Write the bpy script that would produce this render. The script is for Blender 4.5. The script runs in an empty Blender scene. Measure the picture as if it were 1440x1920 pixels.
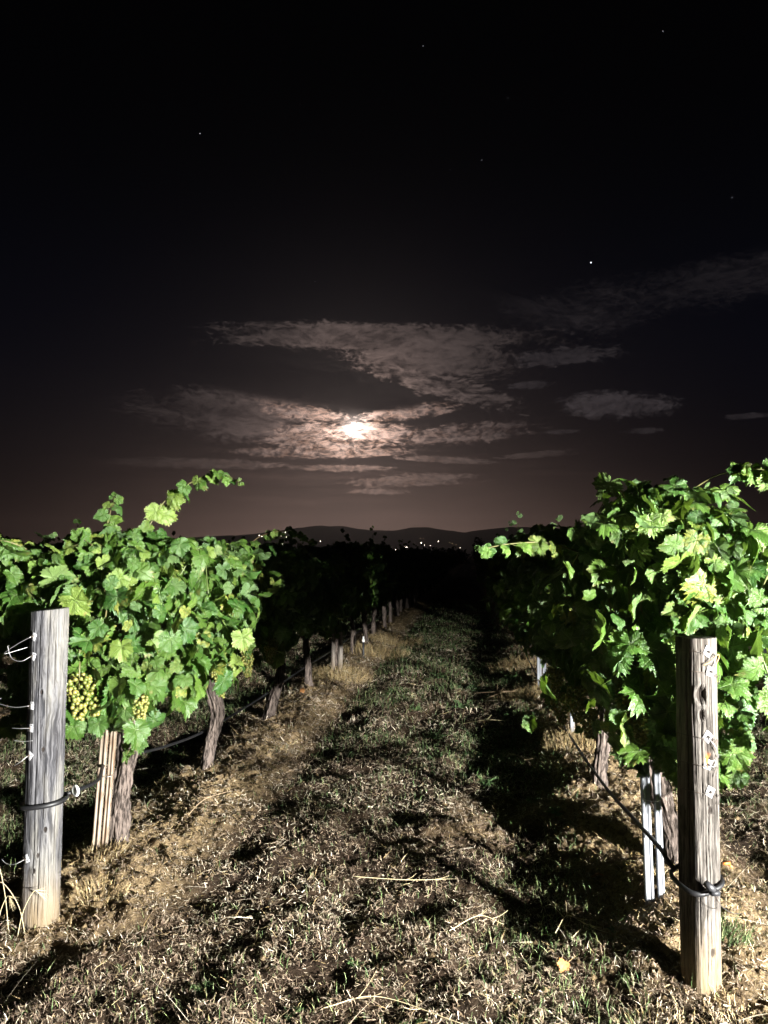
import bpy, math, random
import numpy as np
from mathutils import Vector, Matrix, noise as mnoise

random.seed(7)
rng = np.random.default_rng(11)
R = math.radians
S = bpy.context.scene
COL = S.collection

# ------------------------------------------------------------------ camera
cam = bpy.data.cameras.new('camera')
camo = bpy.data.objects.new('camera', cam)
COL.objects.link(camo)
camo.location = (0, 0, 1.5)
camo.rotation_euler = (R(90 + 3.17), 0, R(6.5))
cam.sensor_fit = 'VERTICAL'
cam.sensor_height = 24
cam.lens = 24 * 1445 / 1920
cam.clip_start = 0.05
cam.clip_end = 20000
S.camera = camo

# ------------------------------------------------------------------ render settings
S.render.engine = 'CYCLES'
S.view_settings.view_transform = 'Standard'
S.view_settings.look = 'None'
S.view_settings.gamma = 1
S.view_settings.exposure = 0
S.view_settings.use_curve_mapping = False
S.cycles.use_denoising = True
S.cycles.max_bounces = 5
S.cycles.diffuse_bounces = 1
S.cycles.glossy_bounces = 2
S.cycles.transmission_bounces = 3
S.cycles.volume_bounces = 0
S.cycles.transparent_max_bounces = 4
S.cycles.sample_clamp_indirect = 4
S.cycles.use_light_tree = True

# ------------------------------------------------------------------ node expression helper
class X:
    """a node socket (or number) with arithmetic"""
    nt = None
    def __init__(s, v): s.v = v
    @staticmethod
    def w(v): return v if isinstance(v, X) else X(v)
    @staticmethod
    def m(op, *a):
        n = X.nt.nodes.new('ShaderNodeMath'); n.operation = op
        for i, q in enumerate(a):
            q = X.w(q).v
            if isinstance(q, (int, float)): n.inputs[i].default_value = q
            else: X.nt.links.new(q, n.inputs[i])
        return X(n.outputs[0])
    def __add__(s, o): return X.m('ADD', s, o)
    __radd__ = __add__
    def __sub__(s, o): return X.m('SUBTRACT', s, o)
    def __rsub__(s, o): return X.m('SUBTRACT', o, s)
    def __mul__(s, o): return X.m('MULTIPLY', s, o)
    __rmul__ = __mul__
    def __truediv__(s, o): return X.m('DIVIDE', s, o)
    def __rtruediv__(s, o): return X.m('DIVIDE', o, s)
    def pw(s, p): return X.m('POWER', s, p)
    def ex(s): return X.m('EXPONENT', s)
    def ab(s): return X.m('ABSOLUTE', s)
    def mx(s, o): return X.m('MAXIMUM', s, o)
    def mn(s, o): return X.m('MINIMUM', s, o)
    def ss(s, a, b):                       # smoothstep a..b
        n = X.nt.nodes.new('ShaderNodeMapRange'); n.interpolation_type = 'SMOOTHSTEP'
        for i, q in enumerate((s, a, b, 0.0, 1.0)):
            q = X.w(q).v
            if isinstance(q, (int, float)): n.inputs[i].default_value = q
            else: X.nt.links.new(q, n.inputs[i])
        return X(n.outputs[0])

def L(a, b): X.nt.links.new(a.v if isinstance(a, X) else a, b)
def comb(x, y, z=0.0):
    n = X.nt.nodes.new('ShaderNodeCombineXYZ')
    for i, q in enumerate((x, y, z)):
        q = X.w(q).v
        if isinstance(q, (int, float)): n.inputs[i].default_value = q
        else: X.nt.links.new(q, n.inputs[i])
    return n.outputs[0]
def nz(vec, scale, detail=4, rough=0.5, dist=0.0):
    n = X.nt.nodes.new('ShaderNodeTexNoise')
    n.inputs['Scale'].default_value = scale; n.inputs['Detail'].default_value = detail
    n.inputs['Roughness'].default_value = rough; n.inputs['Distortion'].default_value = dist
    if vec is not None: X.nt.links.new(vec, n.inputs['Vector'])
    return X(n.outputs['Fac'])
def mixc(f, a, b):
    n = X.nt.nodes.new('ShaderNodeMix'); n.data_type = 'RGBA'
    for sock, q in ((n.inputs[0], f), (n.inputs[6], a), (n.inputs[7], b)):
        if isinstance(q, X): q = q.v
        if isinstance(q, (int, float)): sock.default_value = q
        elif isinstance(q, tuple): sock.default_value = (*q, 1)
        else: X.nt.links.new(q, sock)
    return n.outputs[2]
def scalec(c, f):
    n = X.nt.nodes.new('ShaderNodeVectorMath'); n.operation = 'SCALE'
    if isinstance(c, tuple): n.inputs[0].default_value = c
    else: X.nt.links.new(c, n.inputs[0])
    f = X.w(f).v
    if isinstance(f, (int, float)): n.inputs['Scale'].default_value = f
    else: X.nt.links.new(f, n.inputs['Scale'])
    return n.outputs[0]
def addc(a, b):
    n = X.nt.nodes.new('ShaderNodeVectorMath'); n.operation = 'ADD'
    X.nt.links.new(a, n.inputs[0]); X.nt.links.new(b, n.inputs[1])
    return n.outputs[0]

# ------------------------------------------------------------------ night sky (world): dim air glow, thin clouds round the moon
MOON_AZ, MOON_EL = -8.78, 9.60           # degrees, azimuth from +Y towards +X
W = bpy.data.worlds.new('World'); S.world = W; W.use_nodes = True
W.cycles.sampling_method = 'NONE'
X.nt = W.node_tree; X.nt.nodes.clear()
tc = X.nt.nodes.new('ShaderNodeTexCoord')
nv = X.nt.nodes.new('ShaderNodeVectorMath'); nv.operation = 'NORMALIZE'
X.nt.links.new(tc.outputs['Generated'], nv.inputs[0])
sx = X.nt.nodes.new('ShaderNodeSeparateXYZ'); X.nt.links.new(nv.outputs[0], sx.inputs[0])
dx, dy, dz = (X(sx.outputs[i]) for i in range(3))
az = X.m('ARCTAN2', dx, dy) * (180 / math.pi)
el = X.m('ARCSINE', dz) * (180 / math.pi)
a = az - MOON_AZ                          # degrees right of the moon
e = el - MOON_EL                          # degrees above the moon
r = (a * a + e * e).pw(0.5)
warp = nz(comb(a * 0.13, e * 0.30), 1.0, 4, 0.55)
warp2 = nz(comb(a * 0.13 + 7.3, e * 0.30 + 2.1), 1.0, 4, 0.55)
aw = a + (warp - 0.5) * 4.0
ew = e + (warp2 - 0.5) * 1.5
def nn(v, *k): return (nz(v, *k) - 0.5) * 2.3 + 0.5
n1 = nn(comb(aw * 0.20, ew * 0.44, 3.0), 1.0, 10, 0.62, 0.4)     # billowy
n2 = nn(comb(aw * 0.75 + 11.0, ew * 1.9, 1.0), 1.0, 10, 0.66, 0.5)  # broken ripples
n3 = nn(comb(aw * 0.12, ew * 1.7, 5.0), 1.0, 9, 0.62)            # flat streaks
n4 = nn(comb(aw * 1.9, ew * 4.4, 8.0), 1.0, 5, 0.62, 0.6)        # fine tearing
n5 = nn(comb(a * 0.07 + 3.0, e * 0.16, 2.0), 1.0, 5, 0.6)         # large patches
def blob(ca, ce, ra, re, rot=0.0):
    c, s_ = math.cos(R(rot)), math.sin(R(rot))
    u = ((a - ca) * c + (e - ce) * s_) * (1 / ra)
    v = ((e - ce) * c - (a - ca) * s_) * (1 / re)
    return (1.25 - (u * u + v * v).pw(0.5) * 0.85).mx(0.0)
def cloud(b, n, soft=0.3, off=1.02):
    return (n * 0.66 + n4 * 0.42 + b * 1.2 - off).ss(0.03, soft)
A_ = cloud(blob(1.5, 6.3, 14.0, 1.25, -1).mx(blob(5.6, 5.0, 8.0, 1.9, -6)).mx(blob(-3.5, 6.4, 8.0, 0.8, 5)), n1 * 0.6 + n2 * 0.4, 0.45)
B_ = cloud(blob(6.0, 3.1, 7.4, 1.1, -17), n2, 0.35)
D_ = cloud(blob(-8.6, 0.6, 9.0, 2.2, -3), n1 * 0.5 + n2 * 0.5, 0.6)
E_ = cloud(blob(-1.0, -0.9, 7.6, 1.7, 3).mx(blob(-3.8, 0.9, 4.5, 0.8, -9)).mx(blob(4.0, 0.9, 5.0, 0.7, 8)), n2 * 0.45 + n3 * 0.55, 0.4, 1.09)
F_ = cloud(blob(8.2, -0.7, 6.4, 0.85, 4), n2, 0.45)
S1 = cloud(blob(-2.0, -2.0, 7.0, 0.5, 1), n3, 0.5, 0.95)
G_ = cloud(blob(4.2, -4.1, 5.6, 0.6, 3).mx(blob(-1.0, -3.2, 4.6, 0.3)).mx(blob(-11.5, -3.0, 7.0, 0.5)).mx(blob(13.8, -2.3, 3.6, 0.30, 3)).mx(blob(7.0, -2.6, 4.5, 0.3, -3)).mx(blob(2.0, -4.9, 3.0, 0.3)), n3 * 0.7 + n2 * 0.3, 0.5)
H_ = cloud(blob(19.2, 1.0, 4.6, 1.15, -3), n1 * 0.5 + n2 * 0.5, 0.6)
I_ = cloud(blob(27.0, 8.6, 16.0, 2.0, 3).mx(blob(15.5, 7.6, 7.0, 1.5, -8)), n1 * 0.75 + n2 * 0.25, 0.9)
J_ = cloud(blob(15.5, 4.6, 4.4, 0.75, 2), n2, 0.5).mx(cloud(blob(13.2, 2.7, 1.8, 0.35), n2, 0.5)).mx(cloud(blob(27.5, -0.3, 1.8, 0.25), n2, 0.5)).mx(cloud(blob(21.0, -0.9, 1.6, 0.25), n2, 0.5)).mx(cloud(blob(15.5, -0.7, 1.6, 0.2), n2, 0.5))
K_ = n3.ss(0.35, 0.95) * (1.0 - e.ss(-4.5, -0.5)) * (1.0 - a.ab().ss(12.0, 26.0))   # streaky veil near the horizon
re_ = (a * a * 0.36 + (e + 0.45) * (e + 0.45) * 1.3).pw(0.5)
glow_w = (0 - r * r * (1 / 0.30)).ex()
glow_m = (0 - re_ * (1 / 1.15)).ex()
glow_b = (0 - r * (1 / 5.0)).ex()
lit = glow_w * 4.0 + (0 - re_ * (1 / 0.95)).ex() * 3.4 + glow_b * 0.80 + 0.014
cl_near = (B_ * 0.85).mx(E_).mx(F_ * 0.9).mx(S1 * 0.9)
cl_mid = (A_ * 0.70).mx(D_ * 0.62).mx(G_ * 0.8)
tex = (n2 * 0.60 + n3 * 0.35 + n4 * 0.32).ss(0.38, 1.0) * 1.1 + 0.04
texm = (n1 * 0.50 + n2 * 0.45 + n4 * 0.28).ss(0.15, 1.05) * 1.05 + 0.12
dark = cloud(blob(-4.5, 3.0, 8.5, 1.6, -6).mx(blob(1.5, 1.75, 3.6, 0.8, -5)), n1 * 0.5 + n2 * 0.5, 0.35)      # dense unlit cloud above the moon
col_c = mixc((0 - r * (1 / 1.2)).ex(), mixc((0 - r * (1 / 4.0)).ex(), (0.72, 0.56, 0.52), (1.0, 0.56, 0.38)), (1.0, 0.93, 0.86))
Lc = scalec(col_c, ((cl_near * tex).mx(cl_mid * texm)) * lit * (1.0 - dark * 0.85))
rim = scalec((1.0, 0.50, 0.30), (E_.mx(S1).mx(F_ * 0.6).mx(G_ * 0.5)) * (0 - r * (1 / 3.4)).ex() * n4.ss(0.3, 0.8) * 0.6 * (1.0 - dark))
Lf = scalec((0.030, 0.025, 0.026), (H_ * 1.25 + I_ * 0.50 * (0.4 + n5) + J_ * 0.8) * texm)
# air: brown at the horizon, bluish above, black overhead
hz = (0 - (el.mx(0.0)) * (1 / 2.9)).ex()
hor = (0 - (a * a) * (1 / 260.0)).ex() * 0.95 + 0.05
air = scalec((0.40, 0.252, 0.205), hz * hor * 1.0)
mid = scalec((0.0105, 0.0088, 0.0086), (0 - ((e + 2.0) * (e + 2.0)) * (1 / 30.0)).ex() * (0 - (a + 5.0) * (a + 5.0) * (1 / 380.0)).ex() * 0.5)
blue = scalec((0.0009, 0.0012, 0.0029), (0 - (e - 4.0) * (e - 4.0) * (1 / 110.0)).ex() * 1.1)
halo = scalec((0.90, 0.72, 0.64), (glow_m * 0.16 * (tex + 0.2) + (0 - r * (1 / 3.2)).ex() * 0.06 + glow_w * 1.0) * (1.0 - dark * 0.55))
veil = scalec((0.050, 0.030, 0.024), K_ * (glow_b * 2.2 + 0.10))
base = scalec((0.0003, 0.0003, 0.0005), 1.0)
tot = addc(addc(addc(air, mid), addc(blue, halo)), addc(addc(Lc, rim), addc(addc(Lf, veil), base)))
bg = X.nt.nodes.new('ShaderNodeBackground'); L(tot, bg.inputs[0]); bg.inputs[1].default_value = 1.0
wo = X.nt.nodes.new('ShaderNodeOutputWorld'); L(bg.outputs[0], wo.inputs[0])

# ------------------------------------------------------------------ lights: a headlamp behind and to the right, and faint moonlight
for lx_, ly_ in ((4.90, -1.00), (4.62, -1.28)):
    sp = bpy.data.lights.new('headlamp_beam', 'SPOT')
    sp.energy = 8500
    sp.spot_size = R(98); sp.spot_blend = 0.85
    sp.shadow_soft_size = 0.04
    sp.color = (1.0, 0.99, 0.95)
    spo = bpy.data.objects.new('headlamp_beam', sp); COL.objects.link(spo)
    spo.location = (lx_, ly_, 1.08)
    spo.rotation_euler = Vector((-0.80, 0.60, -0.06)).to_track_quat('-Z', 'Y').to_euler()
sun = bpy.data.lights.new('moonlight', 'SUN'); sun.energy = 0.012; sun.angle = R(0.5); sun.color = (1, 0.88, 0.78)
suno = bpy.data.objects.new('moonlight', sun); COL.objects.link(suno)
md = Vector((-0.15045, 0.97446, 0.16674))
suno.rotation_euler = (-md).to_track_quat('-Z', 'Y').to_euler()

# ------------------------------------------------------------------ helpers
def tag(o, label=None, cat=None, group=None, kind=None):
    if label: o['label'] = label
    if cat: o['category'] = cat
    if group: o['group'] = group
    if kind: o['kind'] = kind
    return o
def empty(name, loc, label, cat, group=None):
    o = bpy.data.objects.new(name, None); o.location = loc; o.empty_display_size = 0.1
    COL.objects.link(o)
    return tag(o, label, cat, group)
def mesh(name, V, faces, mat=None, uv=None, attrs=None, smooth=False):
    """faces: list of int arrays (n,k)"""
    V = np.asarray(V, float)
    me = bpy.data.meshes.new(name)
    if not isinstance(faces, (list, tuple)): faces = [faces]
    faces = [np.asarray(f, np.int64) for f in faces if len(f)]
    loops = np.concatenate([f.ravel() for f in faces])
    tot_ = np.concatenate([np.full(len(f), f.shape[1]) for f in faces])
    st = np.concatenate([[0], np.cumsum(tot_)[:-1]])
    me.vertices.add(len(V)); me.vertices.foreach_set('co', V.ravel())
    me.loops.add(len(loops)); me.loops.foreach_set('vertex_index', loops)
    me.polygons.add(len(tot_)); me.polygons.foreach_set('loop_start', st)
    if smooth: me.polygons.foreach_set('use_smooth', np.ones(len(tot_), bool))
    if uv is not None:
        u = me.uv_layers.new(name='UVMap')
        u.data.foreach_set('uv', np.asarray(uv, float)[loops].ravel())
    for k, v in (attrs or {}).items():
        at = me.attributes.new(k, 'FLOAT', 'POINT')
        at.data.foreach_set('value', np.asarray(v, float))
    me.update(calc_edges=True); me.validate()
    if mat: me.materials.append(mat)
    return me
def obj(name, me, parent=None, loc=None, **kw):
    o = bpy.data.objects.new(name, me); COL.objects.link(o)
    if parent is not None: o.parent = parent
    if loc is not None: o.location = loc
    return tag(o, **kw) if kw else o

class Buf:
    """collects vertices / faces of one mesh"""
    def __init__(s): s.v = []; s.f = {}; s.n = 0; s.t = []
    def add(s, V, F, t=0.0):
        V = np.asarray(V, float); s.v.append(V)
        s.t.append(np.full(len(V), t) if np.isscalar(t) else np.asarray(t, float))
        for f in (F if isinstance(F, list) else [F]):
            f = np.asarray(f, np.int64)
            if len(f): s.f.setdefault(f.shape[1], []).append(f + s.n)
        s.n += len(V)
    def mesh(s, name, mat, smooth=False):
        return mesh(name, np.concatenate(s.v), [np.concatenate(x) for x in s.f.values()], mat, attrs={'tint': np.concatenate(s.t)}, smooth=smooth)

def smooth_path(P, n):
    P = np.asarray(P, float); k = len(P)
    if k == 2: return P[0] + (P[1] - P[0]) * np.linspace(0, 1, n)[:, None]
    Q = np.vstack([2 * P[0] - P[1], P, 2 * P[-1] - P[-2]])
    out = []
    for t in np.linspace(0, k - 1 - 1e-9, n):
        i = int(t); f = t - i
        p0, p1, p2, p3 = Q[i], Q[i + 1], Q[i + 2], Q[i + 3]
        out.append(0.5 * (2 * p1 + (p2 - p0) * f + (2 * p0 - 5 * p1 + 4 * p2 - p3) * f * f + (3 * p1 - p0 - 3 * p2 + p3) * f ** 3))
    return np.array(out)
def tube(P, rad, seg=8, cap=True, closed=False):
    P = np.asarray(P, float); n = len(P)
    rad = np.full(n, rad) if np.isscalar(rad) else np.asarray(rad, float)
    T = np.roll(P, -1, 0) - np.roll(P, 1, 0) if closed else np.gradient(P, axis=0)
    T /= np.linalg.norm(T, axis=1)[:, None] + 1e-12
    up = np.array([0, 0, 1.0]) if abs(T[0][2]) < 0.9 else np.array([1.0, 0, 0])
    V = []
    N = np.cross(T[0], up); N /= np.linalg.norm(N)
    for i in range(n):
        N = N - T[i] * N.dot(T[i]); N /= np.linalg.norm(N)
        B = np.cross(T[i], N)
        th = np.arange(seg) * 2 * math.pi / seg
        V.append(P[i] + rad[i] * (np.cos(th)[:, None] * N + np.sin(th)[:, None] * B))
    V = np.concatenate(V); F = []
    i = np.arange(n if closed else n - 1)[:, None]; j = np.arange(seg)[None]
    i2 = (i + 1) % n
    F = np.stack([i * seg + j, i * seg + (j + 1) % seg, i2 * seg + (j + 1) % seg, i2 * seg + j], -1).reshape(-1, 4)
    fs = [F]
    if cap and not closed:
        V = np.vstack([V, P[0], P[-1]])
        c0, c1 = n * seg, n * seg + 1
        fs.append(np.array([[c0, (q + 1) % seg, q] for q in range(seg)] + [[c1, (n - 1) * seg + q, (n - 1) * seg + (q + 1) % seg] for q in range(seg)]))
    return V, fs
def box(c, s, rot=None, bev=0.0):
    x, y, z = np.array(s) / 2.0
    V = np.array([[i * x, j * y, k * z] for k in (-1, 1) for j in (-1, 1) for i in (-1, 1)], float)
    if rot is not None: V = V @ np.array(rot).T
    V = V + np.array(c)
    return V, np.array([[0, 2, 3, 1], [4, 5, 7, 6], [0, 1, 5, 4], [2, 6, 7, 3], [0, 4, 6, 2], [1, 3, 7, 5]])
def basis(n, t):
    """columns: side, tip direction, normal"""
    n = np.asarray(n, float); n = n / np.linalg.norm(n)
    t = np.asarray(t, float); t = t - n * t.dot(n); t /= np.linalg.norm(t) + 1e-9
    return np.stack([np.cross(t, n), t, n], 1)

# vectorised value noise
def _h(ix, iy, iz, s):
    h = (ix * 374761393 + iy * 668265263 + iz * 2147483647 + s * 974634777) & 0xffffffff
    h = ((h ^ (h >> 13)) * 1274126177) & 0xffffffff
    return ((h ^ (h >> 16)) & 0xffff) / 65535.0
def vn(x, y, z=0.0, s=0):
    x, y, z = np.broadcast_arrays(np.asarray(x, float), np.asarray(y, float), np.asarray(z, float))
    ix, iy, iz = (np.floor(q).astype(np.int64) for q in (x, y, z))
    fx, fy, fz = x - ix, y - iy, z - iz
    fx, fy, fz = (q * q * (3 - 2 * q) for q in (fx, fy, fz))
    o = 0
    for a_ in (0, 1):
        for b_ in (0, 1):
            for c_ in (0, 1):
                o = o + _h(ix + a_, iy + b_, iz + c_, s) * (fx if a_ else 1 - fx) * (fy if b_ else 1 - fy) * (fz if c_ else 1 - fz)
    return o
def fbm(x, y, z=0.0, o=4, s=0):
    r_, a_ = 0, 0.5
    for k in range(o):
        r_ = r_ + a_ * vn(x * 2 ** k, y * 2 ** k, z * 2 ** k, s + k); a_ *= 0.5
    return r_ / (1 - 0.5 ** o)

# ------------------------------------------------------------------ materials
def mat(name):
    m = bpy.data.materials.new(name); m.use_nodes = True
    X.nt = m.node_tree; X.nt.nodes.clear()
    out = X.nt.nodes.new('ShaderNodeOutputMaterial')
    p = X.nt.nodes.new('ShaderNodeBsdfPrincipled')
    X.nt.links.new(p.outputs[0], out.inputs[0])
    return m, p, out
def attr(name):
    n = X.nt.nodes.new('ShaderNodeAttribute'); n.attribute_name = name; return X(n.outputs['Fac'])
def orand():
    n = X.nt.nodes.new('ShaderNodeObjectInfo'); return X(n.outputs['Random'])
def ocoord(): return X.nt.nodes.new('ShaderNodeTexCoord').outputs['Object']
def gpos(): return X.nt.nodes.new('ShaderNodeNewGeometry').outputs['Position']
def mapv(v, s):
    n = X.nt.nodes.new('ShaderNodeMapping'); n.inputs['Scale'].default_value = s
    X.nt.links.new(v, n.inputs['Vector']); return n.outputs[0]
def bump(h, dist, strength=1.0):
    n = X.nt.nodes.new('ShaderNodeBump'); n.inputs['Distance'].default_value = dist; n.inputs['Strength'].default_value = strength
    L(h, n.inputs['Height']); return n.outputs[0]
def setp(p, **k):
    for a_, b_ in k.items():
        s = p.inputs[a_.replace('_', ' ')]
        if isinstance(b_, (int, float)): s.default_value = b_
        elif isinstance(b_, tuple): s.default_value = (*b_, 1)
        else: L(b_, s)
def flat(name, col, rough=0.6, metal=0.0, var=0.15, scale=30):
    m, p, o = mat(name)
    n = nz(ocoord(), scale, 4)
    setp(p, Base_Color=mixc(n, tuple(c * (1 - var) for c in col), tuple(min(1, c * (1 + var)) for c in col)), Roughness=rough, Metallic=metal)
    L(bump(n, 0.001, 0.5), p.inputs['Normal'])
    return m
def emis(name, col, s):
    m, p, o = mat(name)
    setp(p, Base_Color=(0, 0, 0), Emission_Color=col, Emission_Strength=s); return m

def leaf_mat(name, young=0.0, tintmul=1.0):
    m, p, o = mat(name)
    rnd = orand() * 0.999 + attr('tint') * 7.31
    rnd = X.m('FRACT', rnd)
    r2 = X.m('FRACT', rnd * 17.77)
    r3 = X.m('FRACT', rnd * 71.3)
    uvn = X.nt.nodes.new('ShaderNodeUVMap')
    s_ = X.nt.nodes.new('ShaderNodeSeparateXYZ'); X.nt.links.new(uvn.outputs[0], s_.inputs[0])
    u, v = X(s_.outputs[0]), X(s_.outputs[1])
    vein = None
    for ang in (0, 52, -52, 112, -112):
        sa, ca = math.sin(R(ang)), math.cos(R(ang))
        d = (u * ca - v * sa).ab(); al = u * sa + v * ca
        q = (1.0 - (d + al * 0.008).ss(0.008, 0.026)) * al.ss(-0.01, 0.03)
        # side veins: slanted stripes off every main vein
        st = X.m('FRACT', (al - d * 0.95) * 6.5)
        q2 = (1.0 - (st - 0.5).ab().ss(0.03, 0.10)) * (1.0 - d.ss(0.10, 0.30)) * al.ss(0.02, 0.1) * 0.45
        q = q.mx(q2)
        vein = q if vein is None else vein.mx(q)
    ob = mapv(uvn.outputs[0], (1, 1, 1))
    n = nz(comb(u, v, rnd * 9.0), 5.0, 5, 0.6)
    dark_ = mixc(r2, (0.020, 0.074, 0.010), (0.062, 0.126, 0.013))
    yng = mixc(r2, (0.085, 0.17, 0.022), (0.16, 0.22, 0.04))
    base_ = mixc((rnd.ss(0.86 - young, 0.99 - young * 0.3)), dark_, yng)
    base_ = mixc((r3.ss(0.93, 0.97)) * n.ss(0.4, 0.6) * 0.8, base_, (0.33, 0.30, 0.06))     # some leaves yellow
    base_ = mixc(n.ss(0.40, 0.75) * 0.45, base_, (0.075, 0.135, 0.018))
    base_ = mixc(nz(comb(u, v, rnd * 3.0), 14.0, 4, 0.7).ss(0.5, 0.75) * 0.4, base_, (0.022, 0.06, 0.012))
    edge = (u * u + v * v).pw(0.5)
    base_ = mixc(edge.ss(0.55, 0.95) * nz(comb(u, v, rnd * 6.0), 3.0, 3).ss(0.52, 0.7) * r2.ss(0.45, 0.6) * 0.8, base_, (0.20, 0.15, 0.05))
    base_ = mixc(vein * 0.5, base_, (0.19, 0.27, 0.08))
    geo = X.nt.nodes.new('ShaderNodeNewGeometry')
    base_ = mixc(X(geo.outputs['Backfacing']) * 0.45, base_, (0.12, 0.19, 0.08))            # paler underside
    vo = X.nt.nodes.new('ShaderNodeTexVoronoi'); vo.feature = 'F1'; vo.inputs['Scale'].default_value = 13
    L(comb(u, v, rnd * 5.0), vo.inputs['Vector'])
    h = vein * -0.9 + n * 0.6 + X(vo.outputs['Distance']) * -0.5
    setp(p, Base_Color=base_, Roughness=n * 0.2 + 0.32, Specular_IOR_Level=0.6)
    L(bump(h + nz(comb(u, v, rnd * 2.0), 9.0, 3, 0.6) * 1.0, 0.004, 0.9), p.inputs['Normal'])
    tr = X.nt.nodes.new('ShaderNodeBsdfTranslucent')
    L(mixc(0.5, base_, (0.20, 0.34, 0.02)), tr.inputs[0])
    ms = X.nt.nodes.new('ShaderNodeMixShader'); ms.inputs[0].default_value = 0.2
    L(p.outputs[0], ms.inputs[1]); L(tr.outputs[0], ms.inputs[2]); L(ms.outputs[0], o.inputs[0])
    return m
M = {}
M['leaf'] = leaf_mat('vine_leaf', 0.0)
M['leaf_young'] = leaf_mat('vine_leaf_young', 0.45)

def wood_mat(name, c0, c1, c2, brown, knotcol=(0.45, 0.2, 0.05)):
    m, p, o = mat(name)
    oc = ocoord()
    wv = nz(mapv(oc, (3, 3, 1.6)), 3.0, 3, 0.5)
    vm = X.nt.nodes.new('ShaderNodeVectorMath'); vm.operation = 'ADD'
    X.nt.links.new(mapv(oc, (34, 34, 1.5)), vm.inputs[0]); L(scalec((2.2, 2.2, 0.2), wv), vm.inputs[1])
    g1 = nz(vm.outputs[0], 2.2, 7, 0.62)
    g2 = nz(mapv(oc, (130, 130, 5)), 1.6, 4, 0.6)
    big = nz(mapv(oc, (9, 9, 1.8)), 1.2, 4, 0.6)
    c = mixc(g1.ss(0.38, 0.60), c0, c1)
    c = mixc(big.ss(0.42, 0.7) * 0.7, c, c2)
    c = mixc(g2.ss(0.48, 0.66) * 0.65, c, tuple(q * 0.55 for q in c0))
    c = mixc(nz(mapv(oc, (5, 5, 2)), 1.5, 4).ss(0.45, 0.75) * brown, c, (0.075, 0.05, 0.03))
    # soil splashed on the foot of the post
    sz = X.nt.nodes.new('ShaderNodeSeparateXYZ'); X.nt.links.new(gpos(), sz.inputs[0])
    c = mixc((1.0 - X(sz.outputs[2]).ss(0.0, 0.28)) * 0.6 * big.ss(0.2, 0.6), c, (0.20, 0.135, 0.06))
    c = mixc(attr('crack').ss(0.1, 0.8) * 0.9, c, (0.018, 0.013, 0.010))
    c = mixc(attr('knot'), c, knotcol)
    setp(p, Base_Color=c, Roughness=0.85, Specular_IOR_Level=0.2)
    L(bump(g1 * 0.8 + g2 * 0.6, 0.008, 1.0), p.inputs['Normal'])
    return m
M['post_grey'] = wood_mat('grey_post_wood', (0.030, 0.030, 0.034), (0.125, 0.123, 0.13), (0.25, 0.235, 0.20), 0.10)
M['post_brown'] = wood_mat('brown_post_wood', (0.020, 0.017, 0.014), (0.115, 0.102, 0.090), (0.19, 0.172, 0.153), 0.18, (0.30, 0.10, 0.02))

def bark_mat():
    m, p, o = mat('vine_bark')
    oc = ocoord()
    g1 = nz(mapv(oc, (40, 40, 6)), 1.8, 6, 0.65); g2 = nz(mapv(oc, (150, 150, 18)), 1.2, 4, 0.6)
    c = mixc(g1.ss(0.40, 0.60), (0.022, 0.017, 0.014), (0.15, 0.118, 0.10))
    c = mixc(g2.ss(0.5, 0.75) * 0.5, c, (0.24, 0.20, 0.175))
    setp(p, Base_Color=c, Roughness=0.9, Specular_IOR_Level=0.15)
    L(bump(g1 + g2 * 0.6, 0.006, 1.0), p.inputs['Normal']); return m
M['bark'] = bark_mat()
def cane_mat():
    m, p, o = mat('green_cane')
    t = X.m('FRACT', attr('tint') * 13.7 + orand())
    setp(p, Base_Color=mixc(t, (0.08, 0.11, 0.03), (0.15, 0.10, 0.05)), Roughness=0.5); return m
M['cane'] = cane_mat()
def metal_mat(name, c, rust, rough=0.42, metal=0.75):
    m, p, o = mat(name)
    oc = ocoord()
    n = nz(mapv(oc, (20, 20, 5)), 2.0, 6, 0.65); n2 = nz(oc, 60, 3)
    b = mixc(n.ss(0.42, 0.62) * rust, c, (0.14, 0.082, 0.045))
    b = mixc(n2.ss(0.5, 0.75) * 0.25, b, tuple(q * 0.6 for q in c))
    setp(p, Base_Color=b, Roughness=n * 0.25 + rough - 0.1, Metallic=metal if rust < 0.5 else metal * 0.3)
    L(bump(n2, 0.0008, 0.6), p.inputs['Normal']); return m
M['galv'] = metal_mat('galvanised_steel', (0.26, 0.275, 0.30), 0.05, 0.5, 0.5)
M['rusty'] = metal_mat('rusty_steel', (0.26, 0.21, 0.16), 0.9, 0.6, 0.4)
M['wire'] = metal_mat('steel_wire', (0.5, 0.5, 0.5), 0.2, 0.4, 0.9)
M['darkwire'] = metal_mat('dark_wire', (0.05, 0.045, 0.04), 0.3, 0.5, 0.6)
M['plate'] = metal_mat('zinc_plate', (0.42, 0.42, 0.43), 0.04, 0.6, 0.1)
M['brass'] = flat('old_orange_wire', (0.42, 0.26, 0.07), 0.5)
M['hose'] = flat('black_hose', (0.007, 0.007, 0.008), 0.5)
M['rubber'] = flat('black_rubber', (0.02, 0.02, 0.022), 0.5)
M['whiteplastic'] = flat('white_plastic', (0.75, 0.75, 0.72), 0.4, 0, 0.05)
M['orange'] = flat('orange_plastic', (0.6, 0.15, 0.03), 0.5)
M['palewood'] = wood_mat('pale_stake_wood', (0.12, 0.10, 0.085), (0.25, 0.22, 0.19), (0.34, 0.31, 0.27), 0.2)
M['twig'] = flat('dry_twig', (0.36, 0.26, 0.16), 0.8, 0, 0.35, 12)
M['drygrassstem'] = flat('straw_stem', (0.58, 0.48, 0.28), 0.7, 0, 0.2, 12)
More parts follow.
